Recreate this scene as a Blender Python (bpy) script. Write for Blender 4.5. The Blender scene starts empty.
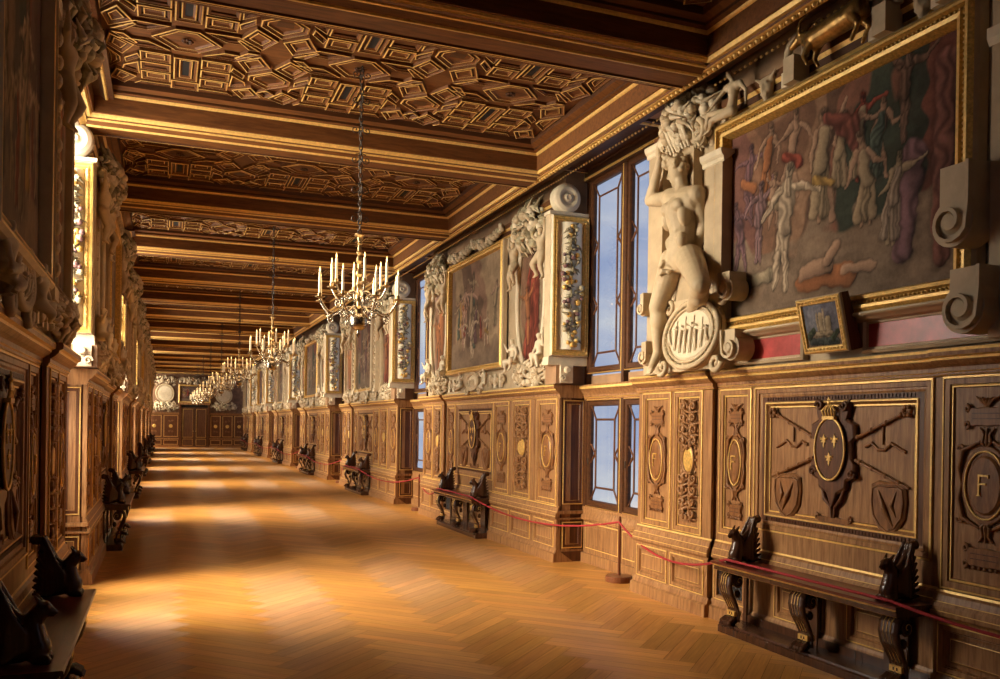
import bpy, math, random
import numpy as np
from mathutils import Vector, Matrix
R = random.Random(7)
PI = math.pi
SC = bpy.context.scene
COL = SC.collection
XR, XL = 4.62, -0.745          # wainscot faces of the two long walls
P = 8.04                       # length of one bay
YS = [1.79 + P*i for i in range(7)]   # where each bay starts
YEND = 58.3
ZB = 4.73                      # underside of the ceiling beams
# ------------------------------------------------------------------ materials
MATS = {}
def nodes(name):
    m = bpy.data.materials.new(name); m.use_nodes = True
    nt = m.node_tree; b = nt.nodes['Principled BSDF']
    MATS[name] = m
    return m, nt, b
def ramp(nt, fac, stops):
    r = nt.nodes.new('ShaderNodeValToRGB'); e = r.color_ramp.elements
    while len(e) < len(stops): e.new(0.5)
    for el, (p, c) in zip(e, stops): el.position = p; el.color = (*c, 1)
    nt.links.new(fac, r.inputs[0]); return r
def noise(nt, scale, mapping=(1,1,1), detail=6, rough=.6, coord='Object', dist=0):
    tc = nt.nodes.new('ShaderNodeTexCoord'); mp = nt.nodes.new('ShaderNodeMapping')
    mp.inputs['Scale'].default_value = mapping
    n = nt.nodes.new('ShaderNodeTexNoise'); n.inputs['Scale'].default_value = scale
    n.inputs['Detail'].default_value = detail; n.inputs['Roughness'].default_value = rough
    n.inputs['Distortion'].default_value = dist
    nt.links.new(tc.outputs[coord], mp.inputs[0]); nt.links.new(mp.outputs[0], n.inputs['Vector'])
    return n
def bump(nt, b, fac, strength=.2, dist=.01):
    bp = nt.nodes.new('ShaderNodeBump'); bp.inputs['Strength'].default_value = strength
    bp.inputs['Distance'].default_value = dist
    nt.links.new(fac, bp.inputs['Height']); nt.links.new(bp.outputs[0], b.inputs['Normal'])
def wood(name, dark, light, rough=.45, mapping=(6,6,.6), scale=5, bs=.25, coat=0):
    m, nt, b = nodes(name)
    n = noise(nt, scale, mapping, 8, .65, dist=.6)
    mid = tuple((a+c)/2 for a, c in zip(dark, light))
    r = ramp(nt, n.outputs['Fac'], [(.3, dark), (.5, mid), (.7, light)])
    nt.links.new(r.outputs[0], b.inputs['Base Color'])
    b.inputs['Roughness'].default_value = rough
    b.inputs['Specular IOR Level'].default_value = .30
    b.inputs['Coat Weight'].default_value = coat; b.inputs['Coat Roughness'].default_value = .25
    bump(nt, b, n.outputs['Fac'], bs, .004)
def plain(name, c, rough=.5, metal=0, var=.15, scale=12, bs=.2, bd=.004, emit=None, es=0):
    m, nt, b = nodes(name)
    n = noise(nt, scale, (1,1,1), 6, .6)
    lo = tuple(x*(1-var) for x in c); hi = tuple(min(1, x*(1+var)) for x in c)
    r = ramp(nt, n.outputs['Fac'], [(.3, lo), (.7, hi)])
    nt.links.new(r.outputs[0], b.inputs['Base Color'])
    b.inputs['Roughness'].default_value = rough; b.inputs['Metallic'].default_value = metal
    if bs: bump(nt, b, n.outputs['Fac'], bs, bd)
    if emit:
        b.inputs['Emission Color'].default_value = (*emit, 1); b.inputs['Emission Strength'].default_value = es
wood('walnut', (.145,.056,.018), (.40,.205,.082), .42)
wood('walnut_dark', (.055,.018,.007), (.14,.050,.017), .40)
wood('carved_walnut', (.105,.039,.012), (.30,.128,.042), .40, (5,5,1))
wood('bench_wood', (.030,.012,.006), (.085,.032,.015), .24, coat=.3)
wood('post_wood', (.10,.03,.012), (.22,.075,.03), .3)
wood('door_wood', (.06,.025,.012), (.15,.065,.03), .4)
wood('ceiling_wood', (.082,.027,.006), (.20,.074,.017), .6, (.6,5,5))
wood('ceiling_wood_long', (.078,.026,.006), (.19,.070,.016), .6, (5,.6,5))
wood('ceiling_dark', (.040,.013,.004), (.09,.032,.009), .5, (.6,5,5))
wood('seat_wood', (.06,.011,.008), (.15,.032,.018), .3, (6,.6,6), coat=.3)
plain('gold', (.72,.46,.14), .40, .32, .2, 30)
plain('old_gold', (.60,.36,.09), .42, .4, .35, 45, .5, .006)
plain('stucco', (.50,.385,.24), .62, 0, .16, 6, .35, .006)
plain('stucco_white', (.64,.54,.38), .6, 0, .12, 9, .35, .006)
plain('stone', (.44,.33,.20), .65, 0, .18, 4, .3, .006)
plain('fruit', (.42,.36,.22), .55, 0, .5, 14, .2)
plain('foliage', (.20,.16,.085), .6, 0, .5, 14, .2)
plain('matte_gilding', (.66,.42,.11), .5, .12, .3, 30, .5, .006)
plain('cream', (.84,.76,.58), .6, 0, .08, 9, .1)
plain('fruit_purple', (.20,.10,.09), .5, 0, .4, 14, .2)
plain('red_marble', (.42,.055,.05), .3, 0, .35, 7, .05)
plain('iron', (.05,.035,.025), .5, .6)
plain('brass', (.36,.25,.12), .36, .85, .35, 20, .1)
plain('silver_brass', (.42,.37,.29), .26, 1, .15, 14, .05)
plain('wax', (.86,.74,.52), .5, 0, .05, 8, 0, emit=(1,.72,.38), es=.12)
plain('flame', (1,.7,.3), .5, 0, 0, 8, 0, emit=(1,.62,.2), es=3.5)
plain('velvet_rope', (.32,.012,.018), .75, 0, .2, 80, .5)
plain('lead', (.045,.040,.05), .5, .3)
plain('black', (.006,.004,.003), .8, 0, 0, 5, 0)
plain('plaster_wall', (.30,.17,.085), .7, 0, .3, 3, .2)
plain('brown_ground', (.16,.085,.045), .6, 0, .35, 6, .2)
plain('gilt_bronze', (.30,.17,.05), .35, .7, .6, 18, .4)
def mat_floor():
    m, nt, b = nodes('parquet')
    at = nt.nodes.new('ShaderNodeAttribute'); at.attribute_name = 'tone'
    uv = nt.nodes.new('ShaderNodeUVMap'); uv.uv_map = 'grain'
    mp = nt.nodes.new('ShaderNodeMapping'); mp.inputs['Scale'].default_value = (1.2, 26, 1)
    n = nt.nodes.new('ShaderNodeTexNoise'); n.inputs['Scale'].default_value = 2.2; n.inputs['Detail'].default_value = 7
    nt.links.new(uv.outputs[0], mp.inputs[0]); nt.links.new(mp.outputs[0], n.inputs['Vector'])
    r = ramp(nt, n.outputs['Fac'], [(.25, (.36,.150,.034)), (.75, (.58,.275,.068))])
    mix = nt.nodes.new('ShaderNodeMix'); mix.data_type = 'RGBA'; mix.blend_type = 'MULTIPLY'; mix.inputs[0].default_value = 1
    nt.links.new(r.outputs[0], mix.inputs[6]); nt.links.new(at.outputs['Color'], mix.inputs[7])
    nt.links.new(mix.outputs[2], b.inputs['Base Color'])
    b.inputs['Roughness'].default_value = .38
    b.inputs['Anisotropic'].default_value = .92
    tg = nt.nodes.new('ShaderNodeTangent'); tg.direction_type = 'UV_MAP'; tg.uv_map = 'grain'
    nt.links.new(tg.outputs[0], b.inputs['Tangent'])
    bump(nt, b, n.outputs['Fac'], .08, .002)
mat_floor()
def mat_paint():
    m, nt, b = nodes('fresco_paint')
    at = nt.nodes.new('ShaderNodeAttribute'); at.attribute_name = 'paint'
    n = noise(nt, 40, (1,1,1), 8, .7)
    r = ramp(nt, n.outputs['Fac'], [(.3, (.72,.70,.68)), (.6, (1,1,1))])
    mix = nt.nodes.new('ShaderNodeMix'); mix.data_type = 'RGBA'; mix.blend_type = 'MULTIPLY'; mix.inputs[0].default_value = .8
    nt.links.new(at.outputs['Color'], mix.inputs[6]); nt.links.new(r.outputs[0], mix.inputs[7])
    nt.links.new(mix.outputs[2], b.inputs['Base Color']); b.inputs['Roughness'].default_value = .75; b.inputs['Specular IOR Level'].default_value = .15
    bump(nt, b, n.outputs['Fac'], .1, .002)
mat_paint()
def mat_glass():
    m, nt, b = nodes('window_glass')
    o = nt.nodes['Material Output']; t = nt.nodes.new('ShaderNodeBsdfTransparent'); g = nt.nodes.new('ShaderNodeBsdfGlossy')
    t.inputs[0].default_value = (.93,.96,1,1); g.inputs['Roughness'].default_value = .06
    mx = nt.nodes.new('ShaderNodeMixShader'); mx.inputs[0].default_value = .07
    nt.links.new(t.outputs[0], mx.inputs[1]); nt.links.new(g.outputs[0], mx.inputs[2]); nt.links.new(mx.outputs[0], o.inputs[0])
mat_glass()
# ------------------------------------------------------------------ mesh builder
class MB:
    """collects shapes; x is the distance from the wall into the room when built with a side"""
    def __init__(s): s.v = []; s.f = []; s.mi = []; s.sm = []; s.mats = []
    def m(s, name):
        if name not in s.mats: s.mats.append(name)
        return s.mats.index(name)
    def add(s, vs, fs, mat, smooth=False):
        o = len(s.v); s.v.extend([tuple(v) for v in vs]); k = s.m(mat)
        for f in fs: s.f.append(tuple(o+i for i in f)); s.mi.append(k); s.sm.append(smooth)
    def box(s, x0, x1, y0, y1, z0, z1, mat, bv=0):
        if bv:
            b = bv
            lo = [(x0,y0,z0),(x0,y1,z0),(x0,y1,z1),(x0,y0,z1)]
            hi = [(x1,y0+b,z0+b),(x1,y1-b,z0+b),(x1,y1-b,z1-b),(x1,y0+b,z1-b)]
            xm = x1-b if x1 > x0 else x1+b
            mid = [(xm,y0,z0),(xm,y1,z0),(xm,y1,z1),(xm,y0,z1)]
            s.loops([lo, mid, hi], mat, cap=True); return
        vs = [(x,y,z) for x in (x0,x1) for y in (y0,y1) for z in (z0,z1)]
        s.add(vs, [(0,1,3,2),(4,6,7,5),(0,4,5,1),(2,3,7,6),(0,2,6,4),(1,5,7,3)], mat)
    def loops(s, ls, mats, cap=False, smooth=False, closed=True, capmat=None, base=False):
        """bridge successive loops of equal length"""
        n = len(ls[0])
        if isinstance(mats, str): mats = [mats]*(len(ls)-1)
        for a, b, mt in zip(ls, ls[1:], mats):
            fs = []
            for i in range(n if closed else n-1):
                j = (i+1) % n; fs.append((i, j, n+j, n+i))
            s.add(list(a)+list(b), fs, mt, smooth)
        if cap: s.add(ls[-1], [tuple(range(n))], capmat or mats[-1])
        if base: s.add(ls[0], [tuple(range(n))[::-1]], mats[0])
    def rect(s, y0, y1, z0, z1, prof, mats, cap=True, capmat=None, plane='x'):
        """nested rectangles (inset, height); plane x: a wall panel, plane z: a ceiling panel, plane y: an end face"""
        ls = []
        for i, h in prof:
            q = [(y0+i,z0+i),(y1-i,z0+i),(y1-i,z1-i),(y0+i,z1-i)]
            if plane == 'x': ls.append([(h,a,b) for a, b in q])
            elif plane == 'y': ls.append([(a,h,b) for a, b in q])
            else: ls.append([(a,b,h) for a, b in q])
        s.loops(ls, mats, cap=cap, capmat=capmat)
    def poly(s, pts, x0, x1, mat, bv=.004, topmat=None, axis='x'):
        """a relief: outline (y, z) standing from x0 to x1 with a softened edge"""
        c = np.mean(np.array(pts), axis=0); n = len(pts)
        ins = []
        for y, z in pts:
            d = np.array([y,z])-c; l = np.linalg.norm(d) or 1; ins.append(tuple(np.array([y,z])-d/l*min(bv*1.5, l*.5)))
        xm = x1-bv if x1 > x0 else x1+bv
        def P3(q, x): return (x,*q) if axis == 'x' else (q[0],x,q[1])
        s.loops([[P3(p,x0) for p in pts],[P3(p,xm) for p in pts]], mat, base=True)
        s.loops([[P3(p,xm) for p in pts],[P3(p,x1) for p in ins]], mat)
        top = [P3(p,x1) for p in ins]; cc = P3(tuple(c), x1)
        s.add(top+[cc], [(i,(i+1)%n,n) for i in range(n)], topmat or mat)
    def tube(s, path, rad, mat, n=6, cap=True, flat=None, closed=False):
        path = [Vector(p) for p in path]; k = len(path)
        if not hasattr(rad, '__len__'): rad = [rad]*k
        ls = []; up = None
        for i, p in enumerate(path):
            a = path[i-1] if (i > 0 or closed) else p; b = path[(i+1) % k] if (i < k-1 or closed) else p
            t = (b-a).normalized()
            if up is None:
                up = Vector((0,0,1)) if abs(t.z) < .9 else Vector((1,0,0))
            u = up - t*up.dot(t)
            if u.length < 1e-5: u = Vector((1,0,0)) - t*t.x
            u.normalize(); w = t.cross(u); up = u
            r = rad[i]; fw, fu = (1,1) if flat is None else flat
            ls.append([tuple(p + u*(r*fu*math.cos(2*PI*q/n)) + w*(r*fw*math.sin(2*PI*q/n))) for q in range(n)])
        if closed: ls.append(ls[0])
        s.loops(ls, mat, smooth=True)
        if cap and not closed:
            s.add(ls[0], [tuple(range(n))[::-1]], mat); s.add(ls[-1], [tuple(range(n))], mat)
    def ball(s, c, r, mat, n=10, m=7):
        if not hasattr(r, '__len__'): r = (r,r,r)
        ls = []
        for j in range(m+1):
            a = -PI/2 + PI*j/m; ca = max(math.cos(a), .02)
            ls.append([(c[0]+r[0]*ca*math.cos(2*PI*i/n), c[1]+r[1]*ca*math.sin(2*PI*i/n), c[2]+r[2]*math.sin(a)) for i in range(n)])
        s.loops(ls, mat, smooth=True)
    def lathe(s, prof, c, mat, n=14, axis='z', cap=True):
        ls = []
        for r, h in prof:
            l = []
            for i in range(n):
                a = 2*PI*i/n; u, w = r*math.cos(a), r*math.sin(a)
                l.append({'z': (c[0]+u, c[1]+w, c[2]+h), 'y': (c[0]+u, c[1]+h, c[2]+w), 'x': (c[0]+h, c[1]+u, c[2]+w)}[axis])
            ls.append(l)
        s.loops(ls, mat, smooth=True)
        if cap:
            s.add(ls[0], [tuple(range(n))[::-1]], mat); s.add(ls[-1], [tuple(range(n))], mat)
    def extr(s, prof, y0, y1, mats, ends=True, em=None):
        """sweep an open (x, z) profile along y"""
        ls = [[(x,y0,z) for x, z in prof], [(x,y1,z) for x, z in prof]]
        n = len(prof)
        for i in range(n-1):
            mt = mats if isinstance(mats, str) else mats[i]
            s.add([ls[0][i],ls[0][i+1],ls[1][i+1],ls[1][i]], [(0,1,2,3)], mt)
        if ends:
            mt = em or (mats if isinstance(mats, str) else ('walnut' if 'gold' in mats[0] else mats[0]))
            s.add(ls[0], [tuple(range(n))], mt); s.add(ls[1], [tuple(range(n))[::-1]], mt)
    def mesh(s, name, side=0):
        me = bpy.data.meshes.new(name)
        v = s.v
        if side: v = [(-side*x, y, z) for x, y, z in v]
        f = [t[::-1] for t in s.f] if side == 1 else s.f
        me.from_pydata(v, [], f)
        for mt in s.mats: me.materials.append(MATS[mt])
        me.polygons.foreach_set('material_index', s.mi)
        me.polygons.foreach_set('use_smooth', s.sm)
        me.update(); return me
def link(name, me, parent=None, loc=(0,0,0)):
    o = bpy.data.objects.new(name, me); COL.objects.link(o); o.location = loc
    if parent: o.parent = parent
    return o
def tag(o, label, cat, group=None, kind=None):
    if label: o['label'] = label
    if cat: o['category'] = cat
    if group: o['group'] = group
    if kind: o['kind'] = kind
    return o
def struct(name, me, parent=None, loc=(0,0,0)):
    o = link(name, me, parent, loc)
    if not parent: o['kind'] = 'structure'
    return o
def thing(name, label, cat, loc=(0,0,0), group=None, rotz=0):
    o = link(name, None, None, loc); o.rotation_euler = (0,0,rotz); o.empty_display_size = .1
    return tag(o, label, cat, group)
CACHE = {}
def cached(key, side, fn):
    """fn() -> MB ; one mesh datablock per kind and wall side"""
    k = (key, side)
    if k not in CACHE: CACHE[k] = fn().mesh(key, side)
    return CACHE[k]
# smooth sculpted bodies: tapered limbs and masses fused into one skin
def organic(key, prims, mat, voxel=.012, smooth=4, side=0):
    k = (key, side)
    if k in CACHE: return CACHE[k]
    mb = MB()
    for p in prims:
        if p[0] == 'c':
            _, a, b, ra, rb = p
            a, b = Vector(a), Vector(b); n = 7; path = []; rr = []
            d = (b-a); L = d.length or 1e-4; d /= L
            for t in (-.98,-.7,-.3): path.append(a + d*ra*t); rr.append(ra*math.sqrt(1-t*t))
            for i in range(n+1): path.append(a.lerp(b, i/n)); rr.append(ra+(rb-ra)*i/n)
            for t in (.3,.7,.98): path.append(b + d*rb*t); rr.append(rb*math.sqrt(1-t*t))
            mb.tube(path, rr, mat, n=18)
        elif p[0] == 'b': mb.ball(p[1], p[2], mat, 18, 12)
        elif p[0] == 't': mb.tube(p[1], p[2], mat, n=10)
    me = mb.mesh(key, side)
    o = bpy.data.objects.new('tmp', me); COL.objects.link(o)
    md = o.modifiers.new('r', 'REMESH'); md.mode = 'VOXEL'; md.voxel_size = voxel; md.use_smooth_shade = True
    if smooth:
        ms = o.modifiers.new('s', 'SMOOTH'); ms.factor = .5; ms.iterations = smooth
    dg = bpy.context.evaluated_depsgraph_get(); dg.update()
    out = bpy.data.meshes.new_from_object(o.evaluated_get(dg)); out.name = key
    bpy.data.objects.remove(o)
    out.materials.clear(); out.materials.append(MATS[mat])
    out.polygons.foreach_set('use_smooth', [True]*len(out.polygons))
    out.polygons.foreach_set('material_index', [0]*len(out.polygons))
    CACHE[k] = out; return out
def spiral(cy, cz, r, turns, a0, x=0, d=1, n=18, r1=.12):
    out = []
    for i in range(n):
        t = i/(n-1); rr = r*(1-t*(1-r1)); a = a0 + d*turns*2*PI*t
        out.append((x, cy+rr*math.cos(a), cz+rr*math.sin(a)))
    return out
def oval(cy, cz, ry, rz, n=24): return [(cy+ry*math.cos(2*PI*i/n), cz+rz*math.sin(2*PI*i/n)) for i in range(n)]
def ring(mb, cy, cz, ry, rz, r, x, mat, n=28, axis='x'):
    pts = [(x, cy+ry*math.cos(2*PI*i/n), cz+rz*math.sin(2*PI*i/n)) for i in range(n)]
    if axis == 'y': pts = [(b,a,c) for a, b, c in pts]
    mb.tube(pts, r, mat, 6, closed=True)
# ------------------------------------------------------------------ painted pictures
def vnoise(nx, ny, cx, cy, rs):
    g = rs.rand(cy+2, cx+2); X = np.linspace(0, cx, nx); Y = np.linspace(0, cy, ny)
    xi = X.astype(int).clip(0, cx-1+1); yi = Y.astype(int).clip(0, cy); fx = X-xi; fy = Y-yi
    fx = fx*fx*(3-2*fx); fy = fy*fy*(3-2*fy)
    xi1 = np.minimum(xi+1, cx+1); yi1 = np.minimum(yi+1, cy+1)
    a = g[np.ix_(yi,xi)]; b = g[np.ix_(yi,xi1)]; c = g[np.ix_(yi1,xi)]; d = g[np.ix_(yi1,xi1)]
    return (a*(1-fx)+b*fx)*(1-fy)[:,None] + (c*(1-fx)+d*fx)*fy[:,None]
def figure(x, y, h, rs, col, drape=None, lean=0, arms=None, pale=1):
    """a generic painted figure as limbs: (x0,y0,x1,y1,r0,r1,colour)"""
    s = h; L = []
    hip = (x, y+.5*s); ch = (x+lean*s*.3, y+.78*s); hd = (x+lean*s*.4+rs.uniform(-.02,.02)*s, y+.93*s)
    f1 = rs.uniform(-.14,.02); f2 = rs.uniform(0,.16)
    for fx in (f1, f2):
        kn = (x+fx*s*.8, y+.27*s); ft = (x+fx*s, y+.02*s)
        L += [(hip[0],hip[1],*kn,.075*s,.05*s,col), (*kn,*ft,.05*s,.028*s,col)]
    L += [(*hip,*ch,.085*s,.10*s,col), (ch[0],ch[1],*hd,.045*s,.04*s,col)]
    for sg in (-1,1):
        sh = (ch[0]+sg*.09*s, ch[1]+.02*s); a = rs.uniform(-1.2, .9)
        el = (sh[0]+sg*.13*s*math.cos(a), sh[1]+.15*s*math.sin(a)-.03*s); b = a+rs.uniform(-.9,.9)
        ha = (el[0]+sg*.15*s*math.cos(b), el[1]+.15*s*math.sin(b))
        L += [(*sh,*el,.042*s,.032*s,col), (*el,*ha,.032*s,.018*s,col)]
    L += [(hd[0],hd[1],hd[0],hd[1]+.015*s,.052*s,.052*s,tuple(c*.95 for c in col)), (hd[0],hd[1]+.035*s,hd[0]-.01*s,hd[1]+.04*s,.045*s,.04*s,tuple(c*.45 for c in col))]
    if drape:
        L += [(x+.04*s*q,y+.55*s,x+(rs.uniform(-.04,.04)+.075*q)*s,y+.10*s,.045*s,.062*s,tuple(c*(.8+.25*(q%2)) for c in drape)) for q in (-1,1,0)]+[(ch[0],ch[1],x,y+.5*s,.06*s,.085*s,drape)] if rs.rand() < .6 else [(x-.1*s,y+.5*s,x+.12*s,y+.4*s,.07*s,.08*s,drape)]
    return L
def painting(name, W, H, nx, ny, bg, seed, figs, side, arch=False, ground=.22, dark=.8):
    """bg: list of colours spread as upright areas; figs: list of limb lists (in metres from the lower corner)"""
    k = (name, side)
    if k in CACHE: return CACHE[k]
    rs = np.random.RandomState(seed)
    gx, gy = np.meshgrid(np.linspace(0,W,nx), np.linspace(0,H,ny))
    n1 = vnoise(nx, ny, 5, 2, rs); n2 = vnoise(nx, ny, 14, 12, rs); n3 = vnoise(nx, ny, 50, 40, rs)
    cols = np.array(bg)
    t = ((gx/W + (n1-.5)*.35 + (n2-.5)*.10).clip(0,.999)*len(cols))
    i0 = t.astype(int); fr = np.clip((t-i0-.42)*7, 0, 1)[...,None]
    i1 = np.minimum(i0+1, len(cols)-1)
    img = cols[i0]*(1-fr)+cols[i1]*fr
    gm = np.clip((ground*H*(1+(n2-.5)*.7) - gy)/(.03*H)+.5, 0, 1)[...,None]
    img = img*(1-gm) + np.array((.24,.165,.11))*gm
    img = img*(.72+.5*n2[...,None])*(.86+.28*n3[...,None])
    gx0, gy0 = gx, gy; wv = .024*min(W,H)
    gx = gx + (vnoise(nx,ny,22,18,rs)-.5)*wv + (vnoise(nx,ny,60,50,rs)-.5)*wv*.4; gy = gy + (vnoise(nx,ny,22,18,rs)-.5)*wv + (vnoise(nx,ny,60,50,rs)-.5)*wv*.4
    for fg in figs:
        for (x0,y0,x1,y1,r0,r1,c) in fg:
            dx, dy = x1-x0, y1-y0; l2 = dx*dx+dy*dy+1e-9
            tt = (((gx-x0)*dx+(gy-y0)*dy)/l2).clip(0,1)
            px, py = gx-(x0+tt*dx), gy-(y0+tt*dy); r = r0+(r1-r0)*tt
            d = np.sqrt(px*px+py*py)/r + (n3-.5)*.25
            mk = np.clip((1.0-d)*6, 0, 1)[...,None]
            sh = (.74 + .46*np.clip((py-px)/r*.8, -1, 1) - .95*np.clip(d-.62,0,1) + (n2-.5)*.3)[...,None]
            fold = (.84+.32*np.sin((px/r)*6+tt*4+n2*9))[...,None] if (r0 > .016*H and abs(c[0]-.42) > .04) else 1
            halo = np.clip((1.40-d)/.4,0,1)[...,None]*(1-mk)*.32
            img = img*(1-halo)
            img = img*(1-mk) + np.array(c)*sh*fold*mk*1.12
    img = (img*dark).clip(.008,1)
    gm_ = img.mean(-1, keepdims=True); img = gm_*.16*np.array((1.35,.92,.66)) + img*.84
    img = img*(.80+.4*vnoise(nx,ny,8,7,rs)[...,None])
    gx, gy = gx0, gy0
    X = np.zeros_like(gx)
    vs = np.stack([X, gx-W/2, gy-H/2], -1)
    if side == 1: vs[...,1] *= -1     # seen from the room the picture reads from the far end to the near end
    vs = vs.reshape(-1,3); faces = []; keep = np.ones((ny-1,nx-1), bool)
    if arch:
        cxg = (gx[:-1,:-1]+gx[1:,1:])/2-W/2; cyg = (gy[:-1,:-1]+gy[1:,1:])/2-H/2
        keep = (np.abs(cxg/(W/2))**2.0 + np.abs(cyg/(H/2))**2.4) <= 1
    for j in range(ny-1):
        for i in range(nx-1):
            if keep[j,i]:
                a = j*nx+i; faces.append((a,a+1,a+nx+1,a+nx) if side != 1 else (a,a+1,a+nx+1,a+nx))
    me = bpy.data.meshes.new(name); me.from_pydata(vs.tolist(), [], faces)
    at = me.color_attributes.new('paint', 'FLOAT_COLOR', 'POINT')
    at.data.foreach_set('color', np.concatenate([img.reshape(-1,3), np.ones((nx*ny,1))], 1).astype(np.float32).ravel())
    me.materials.append(MATS['fresco_paint']); me.update()
    CACHE[k] = me; return me
# ================================================================== the room shell
def wall_mb(side):
    """long wall: piers between window openings, solid above and below them"""
    mb = MB(); W = 'plaster_wall'
    back, out = -.35, -.45
    def blk(y0, y1, z0, z1, a=-.06, b=out): mb.box(b, a, y0, y1, z0, z1, W)
    blk(-3.2, YS[0]-1.94, 0, 5.3, -.0); blk(YS[0]-1.94, YS[0], 0, .56, -.40); blk(YS[0]-2.24, YS[0], 4.93, 5.3, -.06); blk(YS[0]-1.94, YS[0], 2.10, 2.34, -.40)
    for k, y in enumerate(YS):
        blk(y+.05, y+6.10, 0, 2.21, -.17); blk(y+.05, y+5.80, 2.2, 5.3, -.06)
        y2 = min(y+P, YEND)
        blk(y+6.10, y2, 0, .56, -.40); blk(y+5.80, y2, 4.93, 5.3, -.06)
        blk(y+6.10, y2, 2.10, 2.34, -.40)
    return mb
for s, nm in ((1,'wall_right'), (-1,'wall_left')):
    struct(nm, wall_mb(s).mesh(nm, s), None, (XR if s == 1 else XL, 0, 0))
mb = MB(); mb.box(XL-.7, XR+.7, -3.4, -3.2, -.1, 5.4, 'walnut_dark'); struct('wall_near', mb.mesh('wall_near'))
mb = MB(); mb.box(XL-.7, XR+.7, YEND+.25, YEND+.5, -.1, 5.4, 'brown_ground'); struct('wall_far', mb.mesh('wall_far'))
# ---- parquet: boards in a herringbone laid along the gallery, two boards to a block
def floor_mesh():
    Lb, wb = .955, .2387; s2 = math.sqrt(2); half = Lb/s2; per = s2*wb
    vs, fs, tone, uvs = [], [], [], []
    x0, x1, y0, y1 = XL-.45, XR+.45, -3.2, YEND+.3
    rr = random.Random(3)
    c0 = .49-.675
    for j in range(-3, 10):
        cx = c0+.0+half*j; odd = j % 2
        d = (1/s2, -1/s2) if odd else (1/s2, 1/s2); nrm = (-d[1], d[0])
        k0 = int((y0-1)/per); k1 = int((y1+1)/per)+1
        for k in range(k0, k1):
            cy = k*per + (per/2 if odd else 0)
            if cx < x0-.6 or cx > x1+.6: continue
            for h in (-1, 1):
                w = wb/2; g = .0011; u = rr.random()
                t = (.80+.32*rr.random())*(1.07 if odd else .95); tn = (t, t*(.94+.1*rr.random()), t*(.88+.2*rr.random()), 1)  # random board tone; one laying direction painted lighter to stand for grain sheen
                base = len(vs)
                for a, b in ((-1,-1),(1,-1),(1,1),(-1,1)):
                    la = a*(Lb/2-g); lb = h*w/2 + b*(w/2-g)
                    vs.append((cx+d[0]*la+nrm[0]*lb, cy+d[1]*la+nrm[1]*lb, 0)); uvs.append((la+u*7+j, lb+u*3+k*.37))
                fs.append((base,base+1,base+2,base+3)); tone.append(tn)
    me = bpy.data.meshes.new('floor'); me.from_pydata(vs, [], fs)
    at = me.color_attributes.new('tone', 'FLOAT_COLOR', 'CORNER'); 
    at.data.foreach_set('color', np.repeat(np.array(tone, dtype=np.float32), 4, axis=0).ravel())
    uv = me.uv_layers.new(name='grain'); uv.data.foreach_set('uv', np.array(uvs, dtype=np.float32).ravel())
    me.materials.append(MATS['parquet']); me.update(); return me
fl = struct('floor', floor_mesh())
mb = MB(); mb.box(XL-.7, XR+.7, -3.4, YEND+.5, -.12, -.0015, 'black')
link('sub_floor', mb.mesh('sub_floor'), fl)
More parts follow.
